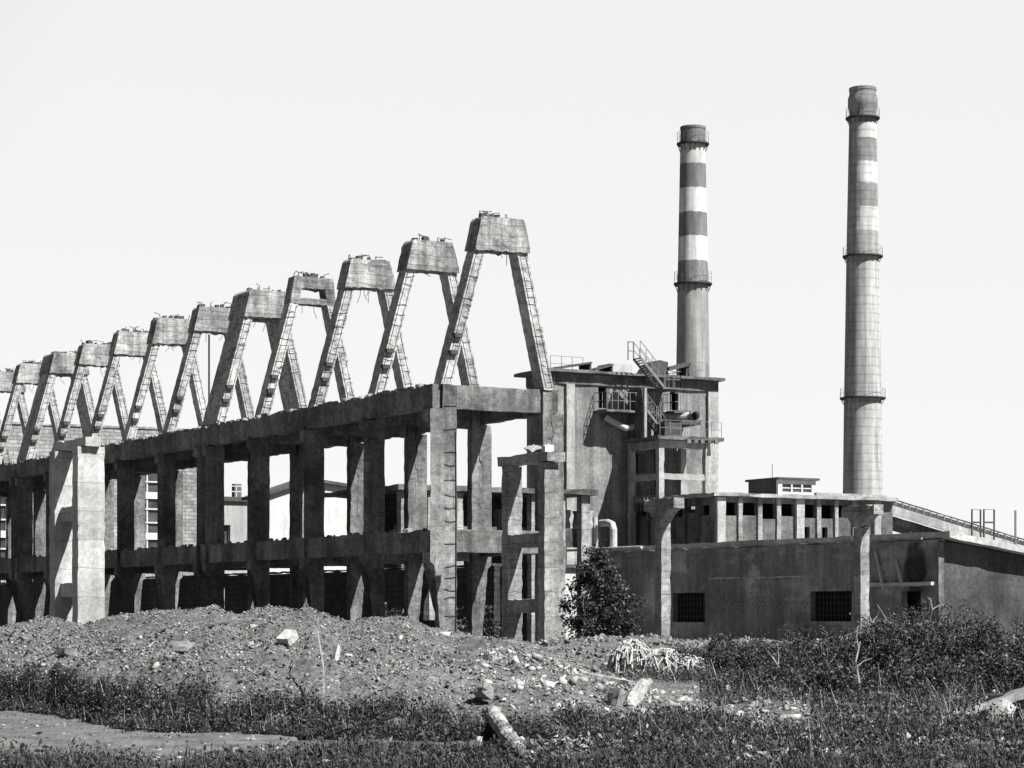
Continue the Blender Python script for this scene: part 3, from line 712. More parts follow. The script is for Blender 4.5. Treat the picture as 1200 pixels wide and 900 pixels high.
# rooftop cabin
yc = YE0 + 3.0; xc0 = at(912, 570, y=yc).x; xc1 = at(956, 570, y=yc).x
ycb = at(877, 570, x=xc0).y
zc = at(912, 562, y=yc).z
cb = thing('rooftop_cabin', 'small flat-roofed cabin with a row of white framed windows standing on the process hall roof', 'cabin', ((xc0 + xc1) / 2, yc, ZE))
w0, w1 = ZE + 0.35, zc - 0.25
ws = np.linspace(xc0 + 0.25, xc1 - 0.25, 4)
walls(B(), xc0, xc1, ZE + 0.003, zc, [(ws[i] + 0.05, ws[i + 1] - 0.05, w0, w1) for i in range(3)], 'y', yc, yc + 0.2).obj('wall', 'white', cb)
for i in range(3):
    f = B().box(ws[i] + 0.05, ws[i + 1] - 0.05, yc + 0.1, yc + 0.12, w0, w1).obj('window', 'glass', cb)
    B().box(ws[i] + 0.05, ws[i + 1] - 0.05, yc + 0.05, yc + 0.098, (w0 + w1) / 2 - 0.03, (w0 + w1) / 2 + 0.03).obj('glazing_bar', 'mull', f)
B().box(xc0, xc0 + 0.2, yc + 0.203, ycb, ZE + 0.003, zc).obj('wall', 'dim', cb)  # cabin sides and back: shade put into a darker plaster than the front
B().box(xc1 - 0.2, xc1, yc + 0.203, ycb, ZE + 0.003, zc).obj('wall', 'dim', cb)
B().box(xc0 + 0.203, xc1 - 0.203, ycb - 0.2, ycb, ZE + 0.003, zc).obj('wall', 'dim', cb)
B().box(xc0 - 0.15, xc1 + 0.15, yc - 0.2, ycb + 0.15, zc + 0.003, zc + 0.14).obj('roof', 'roof', cb)
am = at(905, 562, y=yc + 2)
B().tube([(am.x, yc + 2, zc + 0.14), (am.x, yc + 2, zc + 1.1)], 0.02, 4).obj('aerial', 'steel', cb)
# inclined conveyor bridge
c0_, c1_ = at(1046, 584, y=YE0 + 1.5), at(1215, 636, y=YE0 + 1.5)
cv = thing('conveyor_bridge', 'inclined conveyor bridge with pale side panels sloping down from the process hall', 'conveyor', (c0_.x, YE0 + 1.5, 0))
def slant(dz0, dz1, y0, y1, name, mat, x_0=None):
    a, e = c0_.copy(), c0_ + (c1_ - c0_) * 1.6
    if x_0: a = a + (e - a) * x_0
    B().hexa([(a.x, y0, a.z + dz0), (e.x, y0, e.z + dz0), (e.x, y1, e.z + dz0), (a.x, y1, a.z + dz0), (a.x, y0, a.z + dz1), (e.x, y0, e.z + dz1), (e.x, y1, e.z + dz1), (a.x, y1, a.z + dz1)]).rough(0.6, 0.01, 0.02).obj(name, mat, cv)
y0_ = YE0 + 1.5
slant(-1.0, -0.42, y0_, y0_ + 0.1, 'side_panel', 'post')
slant(-1.45, -1.0, y0_ + 0.35, y0_ + 2.6, 'floor_beam', 'panel')
slant(-0.08, 0.0, y0_ + 0.02, y0_ + 0.1, 'top_rail', 'steel')
slant(-0.42, -0.34, y0_ + 0.02, y0_ + 0.1, 'top_rail', 'steel')
slant(-0.42, -0.06, y0_ + 0.4, y0_ + 0.45, 'back_panel', 'steel')
b = B(); n = 34
for i in range(n):
    q = c0_.lerp(c0_ + (c1_ - c0_) * 1.6, (i + 0.5) / n); b.box(q.x - 0.05, q.x + 0.05, y0_ + 0.03, y0_ + 0.09, q.z - 0.34, q.z - 0.08)
b.obj('lattice', 'rail', cv)
for pxx in (1066, 1250):
    q = at(pxx, 600, y=y0_ + 1.0); f = (q.x - c0_.x) / (c1_.x - c0_.x); zz = c0_.z + (c1_.z - c0_.z) * f - 1.46
    B().box(q.x - 0.14, q.x + 0.14, y0_ + 0.9, y0_ + 1.2, 0, zz).obj('support_post', 'post', cv)

# ------------------------------------------------------------------ low dark workshop
XL, YL = 24.33, -0.52; ZL = at(1100, 632, x=XL).z; YL1 = 29.0
lo = thing('workshop', 'long low workshop of dark stained render with barred windows and a pale sloping roof edge', 'workshop', (XL, (YL + YL1) / 2, 0))
def PX(px, py): q = at(px, py, x=XL); return q.y, q.z
def hole(px0, px1, py0, py1):
    ya, za = PX(px0, py0); yb, zb_ = PX(px1, py1); return (min(ya, yb), max(ya, yb), min(za, PX(px0, py1)[1], zb_), max(za, PX(px1, py0)[1]))
hA, hB, hC = hole(788, 826, 695, 729), hole(949, 998, 693, 728), hole(1056, 1079, 693, 726)
ys_, zs_ = PX(1073, 668)
def stain_mat():
    m = M['dark'].copy(); m.name = 'soot_stained_plaster'; t = m.node_tree; p = t.nodes['Principled BSDF']
    src = p.inputs['Base Color'].links[0].from_socket
    g = t.nodes.new('ShaderNodeTexCoord'); sx = t.nodes.new('ShaderNodeSeparateXYZ'); t.links.new(g.outputs['Object'], sx.inputs[0])
    wob = mapr(t, noise_n(t, g.outputs['Object'], 1.4, 5), 0.3, 0.7, -0.5, 0.5)
    cy_ = ys_ - (YL + YL1) / 2
    dy = math_n(t, 'DIVIDE', math_n(t, 'SUBTRACT', sx.outputs[1], cy_), 0.75); dz = math_n(t, 'DIVIDE', math_n(t, 'SUBTRACT', sx.outputs[2], zs_), 1.5)
    r = math_n(t, 'ADD', math_n(t, 'ADD', math_n(t, 'POWER', math_n(t, 'ABSOLUTE', dy), 2.0), math_n(t, 'POWER', math_n(t, 'ABSOLUTE', dz), 2.0)), wob)
    k = mapr(t, r, 0.6, 1.2, 0.22, 1.0)
    # paler patched render with a ragged outline lower down
    pt = mapr(t, noise_n(t, scaled(t, g.outputs['Object'], (1, 0.35, 0.8)), 0.8, 6, 0.6), 0.50, 0.56, 0.82, 1.25)
    k = math_n(t, 'MULTIPLY', k, pt)
    mx = t.nodes.new('ShaderNodeVectorMath'); mx.operation = 'SCALE'; t.links.new(src, mx.inputs[0]); t.links.new(k, mx.inputs['Scale']); t.links.new(mx.outputs[0], p.inputs['Base Color'])
    return m
walls(B(), YL, YL1, -0.4, ZL, [hA, hB, hC], 'x', XL, XL + 0.35).obj('wall', stain_mat(), lo)
for h in (hA, hB):
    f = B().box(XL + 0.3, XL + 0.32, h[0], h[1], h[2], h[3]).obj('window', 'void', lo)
    b = B(); n = int((h[1] - h[0]) / 0.28)
    for i in range(n + 1):
        y = h[0] + (h[1] - h[0]) * i / n; b.box(XL + 0.12, XL + 0.15, y - 0.015, y + 0.015, h[2], h[3])
    for i in range(6):
        z = h[2] + (h[3] - h[2]) * i / 5; b.box(XL + 0.10, XL + 0.118, h[0], h[1], z - 0.012, z + 0.012)
    b.obj('grille', 'steel', f)
B().box(XL + 0.6, XL + 0.65, hC[0] - 0.6, hC[1] + 0.6, hC[2] - 0.5, hC[3] + 0.5).obj('doorway_shade', 'void', lo)  # no door leaf: black sheet painted as the dark inside the doorway
B().box(XL - 0.12, XL - 0.003, hC[0] - 0.3, hC[1] + 0.8, hC[2] - 0.22, hC[2] - 0.03).obj('sill', 'white', lo)
# ledge over the doorway
l0, l1_ = PX(1020, 690), PX(1098, 686)
B().box(XL - 0.35, XL - 0.003, l1_[0], l0[0], l1_[1] - 0.02, l1_[1] + 0.16).rough(0.3, 0.02, 0.04).obj('ledge', 'white', lo)
# perforated brick vents
for pa_, pb_ in ((835, 900), (915, 945)):
    v0, v1 = PX(pa_, 709), PX(pb_, 709); b = B(); n = int((v0[0] - v1[0]) / 0.3)
    for i in range(n):
        for j in (0, 1):
            y = v1[0] + (v0[0] - v1[0]) * (i + 0.5 * (j % 2)) / n; b.box(XL - 0.03, XL - 0.003, y, y + 0.12, v0[1] - 0.03 - 0.16 * j, v0[1] + 0.06 - 0.16 * j)
    b.obj('vent_grille', 'pale', lo)
# scar line
l0, l1_ = PX(832, 678), PX(948, 678)
B().box(XL - 0.03, XL - 0.003, l1_[0], l0[0], l0[1] - 0.05, l0[1] + 0.05).rough(0.25, 0.02, 0.08).obj('string_course', 'white', lo)
# two leaning poles are things of their own below; gable wall with a sloping top
XR = 44.0; zr = lambda x: ZL - 0.14 * (x - XL)
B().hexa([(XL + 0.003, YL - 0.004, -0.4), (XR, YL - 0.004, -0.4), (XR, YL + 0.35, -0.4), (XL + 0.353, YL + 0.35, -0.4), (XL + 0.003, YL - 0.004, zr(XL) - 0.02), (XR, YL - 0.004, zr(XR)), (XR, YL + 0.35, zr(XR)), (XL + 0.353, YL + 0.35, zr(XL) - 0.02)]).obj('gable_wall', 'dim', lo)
B().box(XL - 0.07, XL + 0.25, YL - 0.1, YL - 0.006, -0.4, ZL - 0.1).rough(0.4, 0.015, 0.03).obj('corner_strip', 'panel', lo)
xr0 = XL - 0.35
B().hexa([(xr0 + 0.4, YL - 0.7, zr(xr0) + 0.0), (XR, YL - 0.7, zr(XR) - 0.0), (XR, YL1, zr(XR) - 0.0), (xr0 + 0.4, YL1, zr(xr0) + 0.0), (xr0 + 0.4, YL - 0.7, zr(xr0) + 0.30), (XR, YL - 0.7, zr(XR) + 0.42), (XR, YL1, zr(XR) + 0.42), (xr0 + 0.4, YL1, zr(xr0) + 0.30)]).rough(0.6, 0.02, 0.05, 1.0).obj('roof', 'roofpale', lo)
B().box(XL - 0.12, XL + 0.1, YL + 1.0, YL1, ZL + 0.003, ZL + 0.11).rough(0.4, 0.05, 0.05, 1.0, top=0.08).obj('coping', 'post', lo)
# leaning poles against the workshop wall
for k, (pa_, pb_, ya, yb, lab) in enumerate(((1026, 1035, 647, 690, 'pale pole leaning on the workshop wall beside the bracket column'), (1050, 1058, 656, 688, 'shorter pale pole leaning on the workshop wall, next to the dark stain'))):
    q0, q1 = at(pb_, yb, x=XL - 0.3), at(pa_, ya, x=XL - 0.06)
    tag(B().tube([q0, q0.lerp(q1, 0.5) + Vector((0, 0.02, 0)), q1], 0.07, 6).obj('leaning_pole', 'white', origin=q0), lab, 'pole', 'poles leaning on the workshop wall')
# steel access hoops on the workshop roof
for k, (pa_, pb_, lab) in enumerate(((1139, 1149, 'tall rusty steel hoop frame on the pale roof edge beside the conveyor bridge'), (1153, 1165, 'second rusty hoop frame on the pale roof edge, the wider of the pair'))):
    yy_ = YL + 1.0; q0, q1 = at(pa_, 640, y=yy_), at(pb_, 640, y=yy_)
    zb_ = zr(q0.x) + 0.2; zt_h = at(pa_, 597, y=yy_).z; zm_ = at(pa_, 612, y=yy_).z
    b = B()
    b.tube([(q0.x, yy_, zb_), (q0.x, yy_, zt_h), (q1.x, yy_, zt_h), (q1.x, yy_, zb_ - 0.05)], 0.045, 6)
    b.tube([(q0.x + 0.02, yy_, zm_), (q1.x - 0.02, yy_, zm_)], 0.04, 6)
    b.tube([(q0.x + 0.02, yy_, zb_ + 0.25), (q1.x - 0.02, yy_, zb_ + 0.25)], 0.04, 6)
    tag(b.obj('steel_hoop', 'steel', origin=(q0.x, yy_, zb_)), lab, 'hoop', 'hoops on the workshop roof')
q = at(1190, 640, y=YL + 9)
tag(B().tube([(q.x, YL + 9, zr(q.x) + 0.3), (q.x, YL + 9, at(1190, 598, y=YL + 9).z)], 0.06, 6).obj('roof_mast', 'rail', origin=(q.x, YL + 9, zr(q.x) + 0.3)), 'slim grey mast rising above the far end of the workshop roof', 'mast')
# pipework on the far end of the workshop roof
pz = ZL + 0.1
def roof_pipe(label, pts, r): tag(B().tube(pts, r, 10).obj('bent_pipe', 'pipe', origin=pts[0]), label, 'pipe', 'pipes on the workshop end')
q = at(719, 640, x=XL + 1.2); z1_ = at(719, 612, x=XL + 1.2).z
roof_pipe('thick pale pipe with a curved top behind the dark tree', [(q.x, q.y, pz), (q.x, q.y, z1_ - 0.4), (q.x, q.y + 0.15, z1_ - 0.12), (q.x, q.y + 0.6, z1_), (q.x, q.y + 1.3, z1_)], 0.2)
q = at(697, 640, x=XL + 1.0); z1_ = at(697, 606, x=XL + 1.0).z
roof_pipe('straight pale standpipe beside the curved pipe', [(q.x, q.y, pz), (q.x, q.y, z1_)], 0.17)
q0, q1 = at(662, 645, x=XL - 0.2), at(752, 645, x=XL - 0.2)
tag(B().tube([(q0.x, min(q0.y, 34), q0.z), (q1.x, q1.y, q0.z - 0.02)], 0.08, 8).obj('service_pipe', 'pipe', origin=q1), 'thin pale pipe running level along the workshop wall top', 'pipe')

# ------------------------------------------------------------------ open annex behind the ruin
YA = 25.0; xa0, xa1 = at(470, 600, y=YA).x, at(692, 600, y=YA).x; za = at(690, 574, y=YA).z
an = thing('open_annex', 'flat-roofed open annex on square posts behind the gable end of the ruin', 'annex', ((xa0 + xa1) / 2, YA, 0))
B().box(xa0 - 0.3, xa1 + 0.3, YA - 0.3, YA + 9, za - 0.3, za).rough(0.6, 0.03, 0.07, 1.0).obj('roof', 'panel', an)
for i in range(8):
    x = xa0 + (xa1 - 0.55 - xa0) * i / 7; B().box(x, x + 0.55, YA, YA + 0.5, -0.4, za - 0.304).rough(0.5, 0.02, 0.04).obj('post', 'pier', an)
zk = at(600, 640, y=YA).z
B().box(xa0, xa1, YA + 0.55, YA + 0.8, zk, zk + 1.0).obj('wall', 'panel', an)
B().box(xa0, xa1, YA + 3.6, YA + 3.9, -0.4, za - 0.304).obj('wall', 'nearblack', an)
for pxx in (682, 655, 590, 520):
    x = at(pxx, 620, y=YA + 2).x
    B().box(x - 0.5, x + 0.5, YA + 1.6, YA + 2.2, zk + 1.0, zk + 2.0).rough(0.3, 0.05, 0.1).obj('machine_block', 'post', an)
# white low building seen between piers and tree
yw = 38.0; wx0, wx1 = at(560, 680, y=yw).x, at(684, 680, y=yw).x
sh = thing('white_shed', 'low white rendered shed glimpsed through the ground storey of the ruin', 'shed', ((wx0 + wx1) / 2, yw, 0))

# ------------------------------------------------------------------ near-black wall added to darken the ground storey, and buildings behind the ruin
yd = thing('added_dark_wall', 'long near-black wall added behind the ground storey of the ruin to darken it', 'wall', (10.5, 50, 0))
walls(B(), 14.0, 96.0, -0.4, 4.1, [(20, 21.2, 1.6, 3.2), (33, 35, 2.6, 3.4), (47, 49.5, 2.2, 3.4), (62, 63, 1, 3.2), (75, 78, 2.2, 3.3)], 'x', 10.3, 10.6).rough(2.0, 0.03, 0.03, 1.0).obj('wall', 'nearblack', yd)
B().box(10.2, 10.7, 14.0, 96.0, 4.104, 4.23).rough(0.8, 0.03, 0.08).obj('coping', 'dim', yd)

def hall_with_windows(name, label, cat, y, pxl, pxr, pytop, wins, mat, depth=20):
    x0, x1 = at(pxl, 600, y=y).x, at(pxr, 600, y=y).x; zt = at((pxl + pxr) / 2, pytop, y=y).z
    t = thing(name, label, cat, ((x0 + x1) / 2, y, 0)); holes = []
    for (a, b_, c_, d_) in wins: holes.append((at(a, 600, y=y).x, at(b_, 600, y=y).x, at(a, d_, y=y).z, at(a, c_, y=y).z))
    walls(B(), x0, x1, -0.4, zt, holes, 'y', y, y + 0.4).obj('wall', mat, t)
    B().box(x0, x0 + 0.4, y + 0.403, y + depth, -0.4, zt).obj('wall', mat, t)
    B().box(x1 - 0.4, x1, y + 0.403, y + depth, -0.4, zt).obj('wall', mat, t)
    for h in holes:
        f = B().box(h[0], h[1], y + 0.3, y + 0.33, h[2], h[3]).obj('window', 'glass', t)
        b = B(); nu = max(1, int((h[1] - h[0]) / 0.75)); nz = max(1, int((h[3] - h[2]) / 1.1))
        for i in range(nu + 1): u = h[0] + (h[1] - h[0]) * i / nu; b.box(max(h[0], u - 0.06), min(h[1], u + 0.06), y + 0.2, y + 0.28, h[2], h[3])
        for i in range(nz + 1): z = h[2] + (h[3] - h[2]) * i / nz; w = 0.28 if i % 3 == 2 else 0.06; b.box(h[0], h[1], y + 0.14, y + 0.196, max(h[2], z - w), min(h[3], z + w))
        b.obj('window_frame', 'mull', f)
    return t, x0, x1, zt
t, x0, x1, zt = hall_with_windows('brick_hall', 'large pale brick hall with tall gridded windows behind the ruin', 'hall', 100.0, -60, 238, 500, [(-50, -20, 540, 660), (-5, 22, 540, 660), (60, 84, 540, 660), (108, 124, 548, 660), (159, 188, 548, 660)], 'brick', 26)
B().box(x0 - 0.1, x1 + 0.1, 99.9, 126.5, zt + 0.003, zt + 0.2).rough(1.2, 0.05, 0.1, 1.0, top=0.2).obj('roof', 'brick', t)
B().box(x0 + 0.5, x1 - 0.5, 105, 105.2, 0, zt - 0.2).obj('dark_backing', 'void', t)  # sheet in near-black colour in place of an unlit hall interior
t, x0, x1, zt = hall_with_windows('pale_house', 'grey rendered house with one dark window and a roof chimney behind the ruin', 'house', 62.0, 258, 312, 588, [(262, 270, 615, 642)], 'cream', 3.5)
B().box(x0 - 0.1, x1 + 0.3, 61.8, 65.8, zt + 0.003, zt + 0.3).obj('roof', 'roof', t)
q = at(279, 590, y=65); B().box(q.x - 0.25, q.x + 0.25, 65, 65.5, zt + 0.3, at(279, 567, y=65).z).obj('chimney', 'panel', t)
railing(B(), [(x0, 61.9, zt + 0.3), (x1, 61.9, zt + 0.3)], 0.7, 0.04, 1.2).obj('railing', 'mull', t)
yg = 50.0; x0, x1 = at(306, 600, y=yg).x, at(428, 600, y=yg).x; xm = at(362, 600, y=yg).x
zl_, zm_, zr_ = at(306, 583, y=yg).z, at(362, 564, y=yg).z, at(428, 574, y=yg).z
wh = thing('white_house', 'bright white gabled house wall seen through the upper storey of the ruin', 'house', (xm, yg, 0))
B().prism([(x0, -0.4), (x1, -0.4), (x1, zr_), (xm, zm_), (x0, zl_)], 'y', yg, yg + 2.2).obj('wall', 'white', wh)
for (ua, za_), (ub, zb_) in (((x0 - 0.3, zl_ - 0.1), (xm, zm_)), ((xm, zm_), (x1 + 0.3, zr_ - 0.05))):
    B().hexa([(ua, yg - 0.3, za_ + 0.01), (ub, yg - 0.3, zb_ + 0.01), (ub, yg + 2.4, zb_ + 0.01), (ua, yg + 2.4, za_ + 0.01), (ua, yg - 0.3, za_ + 0.2), (ub, yg - 0.3, zb_ + 0.2), (ub, yg + 2.4, zb_ + 0.2), (ua, yg + 2.4, za_ + 0.2)]).obj('roof', 'roof', wh)
# white shed body
B().box(wx0, wx1, yw, yw + 5, -0.4, at(620, 665, y=yw).z).obj('wall', 'white', sh)
B().box(wx0 - 0.2, wx1 + 0.2, yw - 0.25, yw + 5.2, at(620, 665, y=yw).z + 0.003, at(620, 661, y=yw).z).obj('roof', 'roof', sh)
q = at(245, 600, y=75)
tag(B().tube([(q.x, 75, -0.3), (q.x, 75, at(245, 392, y=75).z)], 0.07, 6).obj('thin_mast', 'steel', origin=(q.x, 75, -0.3)), 'thin dark mast standing behind the ruin between two roof frames', 'mast')

# ------------------------------------------------------------------ chimneys
def chimney_mat(name, base, bands, side, wave, zref):
    m, t, p = base_mat(name, 0.9, 0.15)
    v, raw = coords(t); sx = t.nodes.new('ShaderNodeSeparateXYZ'); t.links.new(raw, sx.inputs[0])
    z = math_n(t, 'ADD', sx.outputs[2], mapr(t, noise_n(t, scaled(t, v, (2, 2, 0.3)), 1.0, 5), 0.3, 0.7, -0.07, 0.07))
    val = None
    ramp = t.nodes.new('ShaderNodeValToRGB'); ramp.color_ramp.interpolation = 'CONSTANT'
    t.links.new(math_n(t, 'DIVIDE', z, zref), ramp.inputs[0])
    el = ramp.color_ramp.elements
    el[0].position = 0; el[0].color = (base,) * 3 + (1,)
    first = True
    for pos, a in bands:
        if first: e = el[1]; e.position = pos / zref; first = False
        else: e = el.new(pos / zref)
        e.color = (a, a, a, 1)
    bw = t.nodes.new('ShaderNodeRGBToBW'); t.links.new(ramp.outputs[0], bw.inputs[0]); val = bw.outputs[0]
    if side:                                     # the paint has worn off the weather side
        d = math_n(t, 'ADD', math_n(t, 'MULTIPLY', sx.outputs[0], side[0]), math_n(t, 'MULTIPLY', sx.outputs[1], side[1]))
        d = math_n(t, 'ADD', d, mapr(t, noise_n(t, v, 0.7, 5), 0.3, 0.7, -0.4, 0.4))
        k = mapr(t, d, side[2] - 0.15, side[2] + 0.15, 0, 1)
        mx = t.nodes.new('ShaderNodeMix'); t.links.new(k, mx.inputs[0]); mx.inputs[2].default_value = base * 0.95; t.links.new(val, mx.inputs[3]); 
        val = math_n(t, 'MINIMUM', mx.outputs[0], val) if False else mx.outputs[0]
    if wave == 'z':
        fr = math_n(t, 'FRACT', math_n(t, 'DIVIDE', sx.outputs[2], 1.0)); val = math_n(t, 'MULTIPLY', val, mapr(t, fr, 0, 0.2, 0.66, 1.0))
    else:
        an_ = math_n(t, 'ARCTAN2', sx.outputs[1], sx.outputs[0]); fr = math_n(t, 'FRACT', math_n(t, 'MULTIPLY', an_, 4.5)); val = math_n(t, 'MULTIPLY', val, mapr(t, fr, 0, 0.14, 0.78, 1.0))
    val = math_n(t, 'MULTIPLY', val, mapr(t, noise_n(t, scaled(t, v, (1.6, 1.6, 0.12)), 1.0, 6), 0.38, 0.62, 0.66, 1.1))
    val = math_n(t, 'MULTIPLY', val, mapr(t, noise_n(t, scaled(t, v, (1.1, 1.1, 0.03)), 1.0, 4), 0.52, 0.66, 1.0, 0.72))
    val = math_n(t, 'MULTIPLY', val, mapr(t, noise_n(t, v, 1.5, 7, 0.7), 0.3, 0.7, 0.8, 1.15))
    gray_out(t, p, val); return m
def chimney(label, pxc, D, prof_px, plats, bands, base, side, wave, head):
    k = D / F; c = at(pxc, HY, D=D); zz = lambda y: 2 + (HY - y) * k
    t = thing('chimney', label, 'chimney', (c.x, c.y, 0), 'factory chimneys')
    prof = [(w * k / 2, zz(y)) for w, y in prof_px]; (r0, z0), (r1, z1) = prof[0], prof[1]
    rb = r0 + (r0 - r1) / (z1 - z0) * (z0 - 0) if z0 > 0 else r0
    prof = [(min(rb, r0 * 1.3), -0.3)] + prof
    zr_ = zz(prof_px[-1][1]); top = prof[-1]
    prof += [(top[0] * 0.8, top[1]), (top[0] * 0.8, top[1] - 3)]
    m = chimney_mat('chimney_paint', base, [(zz(y), a) for y, a in bands], side, wave, zr_ + 1)
    o = B().lathe(prof, 48, (c.x, c.y)).obj('shaft', m, t, smooth=False)
    for f in o.data.polygons: f.use_smooth = True
    try: o.data.set_sharp_from_angle(angle=math.radians(35))
    except Exception: pass
    def rad(y):
        ys = [q[1] for q in prof_px][::-1]; wsx = [q[0] for q in prof_px][::-1]; return float(np.interp(y, ys, wsx)) * k / 2
    for y, ext in plats:
        r = rad(y); R = r + ext; z = zz(y)
        pl = B().lathe([(r - 0.1, z - 0.14), (R, z - 0.14), (R, z), (r - 0.1, z)], 36, (c.x, c.y)).obj('platform', 'steel', t)
        b = B()
        for i in range(16):
            a = i * PI / 8; q = Vector((c.x + (R - 0.05) * math.cos(a), c.y + (R - 0.05) * math.sin(a), z)); b.tube([q, q + Vector((0, 0, 1.0))], 0.018, 4)
        for h in (0.5, 1.0): b.tube([(c.x + (R - 0.05) * math.cos(i * PI / 16), c.y + (R - 0.05) * math.sin(i * PI / 16), z + h) for i in range(33)], 0.015, 4, caps=False)
        b.obj('railing', 'rail', pl)
        b = B()
        for i in range(16):
            a = i * PI / 8; e = lambda rr, z_: (c.x + rr * math.cos(a), c.y + rr * math.sin(a), z_)
            b.tube([e(R - 0.1, z - 0.15), e(r + 0.02, z - 0.8)], 0.03, 4)
        b.tube([(c.x + (R - 0.1) * math.cos(i * PI / 16), c.y + (R - 0.1) * math.sin(i * PI / 16), z - 0.19) for i in range(33)], 0.04, 4, caps=False)
        b.obj('bracket_lattice', 'steel', pl)
    return t, c, zz, k
chimney('brighter striped chimney with crisp white bands rising behind the boiler house', 812, 216, [(41, 560), (39, 430), (36, 332), (29.5, 166), (29, 152), (30, 152), (30, 149)], [(168, 0.34), (332, 0.36)],
        [(430, 0.29), (332, 0.20), (307, 0.62), (280, 0.18), (252, 0.62), (222, 0.18), (194, 0.50), (168, 0.16), (150, 0.12)], 0.26, None, 'a', 0)
chimney('tallest chimney with worn white patches and three ring platforms above the process hall', 1011, 267, [(48, 600), (46, 570), (43.5, 466), (38, 300), (31.5, 140), (31.5, 130), (34.5, 127), (34.5, 116), (31, 111), (31, 107), (32, 107), (32, 103.5)], [(138, 0.42), (300, 0.45), (466, 0.5)],
        [(466, 0.39), (300, 0.34), (274, 0.54), (246, 0.24), (218, 0.54), (192, 0.23), (166, 0.5), (147, 0.24), (130, 0.20)], 0.38, (0.875, -0.483, -0.75), 'z', 0)

# ------------------------------------------------------------------ vegetation
def leaf_cards(pts, size, flat=0.0):
    n = len(pts); d = rng.normal(0, 1, (n, 3)); d /= np.linalg.norm(d, axis=1)[:, None]
    e = rng.normal(0, 1, (n, 3)); e -= (e * d).sum(1)[:, None] * d; e /= np.linalg.norm(e, axis=1)[:, None]
    s = size * rng.uniform(0.6, 1.4, n)[:, None]
    a = d * s; b = e * s * 0.42
    V = np.stack([pts - a, pts + b * 1.0 - a * 0.1, pts + a, pts - b - a * 0.1], 1).reshape(-1, 3)
    return V, np.arange(4 * n).reshape(n, 4)
def bush(name, label, cat, px, D, w, h, n, size, mat='leafb', group=None, base=None, stems=14, spread=0.5, twigmat='bark', clump=0.16, low=0.25):
    c = gp(px, D, -0.1) if base is None else base
    t = thing(name, label, cat, c, group)
    b = B(); P = []
    for i in range(stems):
        a = random.uniform(0, 2 * PI); rr = math.sqrt(random.random()) * w / 2; hh = h * random.uniform(0.55, 1.0) * (1 - 0.35 * (rr / (w / 2)) ** 2)
        b0 = c + Vector((math.cos(a) * rr * spread, math.sin(a) * rr * spread, 0)); tip = c + Vector((math.cos(a) * rr, math.sin(a) * rr, hh))
        mid = b0.lerp(tip, 0.5) + Vector((random.gauss(0, 0.1), random.gauss(0, 0.1), 0.08 * h))
        path = [b0, b0.lerp(mid, 0.5), mid, mid.lerp(tip, 0.5) + Vector((random.gauss(0, .06), random.gauss(0, .06), 0.03)), tip]
        b.tube(path, 0.022 + 0.008 * h, 5, 0.006)
        k = max(4, int(n / stems / 9))
        for j in range(k):
            f = random.uniform(low, 1.0); i0 = min(3, int(f * 4)); q = path[i0].lerp(path[i0 + 1], f * 4 - i0)
            sd = Vector((random.gauss(0, 1), random.gauss(0, 1), random.gauss(0.25, 0.6))).normalized() * random.uniform(0.1, 0.42) * (0.5 + h * 0.22)
            if j % 3 == 0: b.tube([q, q + sd], 0.009, 3, 0.004)
            for _ in range(9):
                P.append(q + sd * random.uniform(0.25, 1.15) + Vector((random.gauss(0, clump), random.gauss(0, clump), random.gauss(0, clump * 0.8))) * 0.6)
    P = np.array([tuple(q) for q in P]); P[:, 2] = np.maximum(P[:, 2], c.z + 0.02)
    b.obj('stem', twigmat, t)
    V, Fc = leaf_cards(P, size); np_obj('foliage', V, Fc, mat, t)
    return t
# the dark tree against the workshop
tp = at(706, 717, D=106); tp.z = -0.2
tr = thing('tree', 'dark bushy tree against the workshop beside the twin piers', 'tree', tp)
b = B(); b.tube([tp, tp + Vector((0.1, 0, 1.2)), tp + Vector((-0.1, 0.1, 2.6)), tp + Vector((-0.35, 0, 4.3))], 0.13, 8, 0.03)
P = []
for i in range(95):
    f = random.uniform(0.03, 1.0) ** 1.15 ; q = tp + Vector((-0.35 * f * f, 0, 0.15 + 4.55 * f)); a = random.uniform(0, 2 * PI)
    R = 2.7 * (1 - f) ** 0.8 * random.uniform(0.5, 1.1) + 0.25
    tip = q + Vector((math.cos(a) * R, math.sin(a) * R, random.uniform(-0.1, 0.45)))
    b.tube([q, q.lerp(tip, 0.5) + Vector((0, 0, 0.12)), tip], 0.03, 4, 0.008)
    for j in range(11):
        g = random.uniform(0.25, 1.05); s = q.lerp(tip, g) + Vector((random.gauss(0, .12), random.gauss(0, .12), random.gauss(0, .1)))
        for _ in range(15): P.append(tuple(s + Vector((random.gauss(0, .13), random.gauss(0, .13), random.gauss(0, .11)))))
b.obj('trunk', 'bark', tr); V, Fc = leaf_cards(np.array(P), 0.085); np_obj('crown', V, Fc, 'leaf', tr)
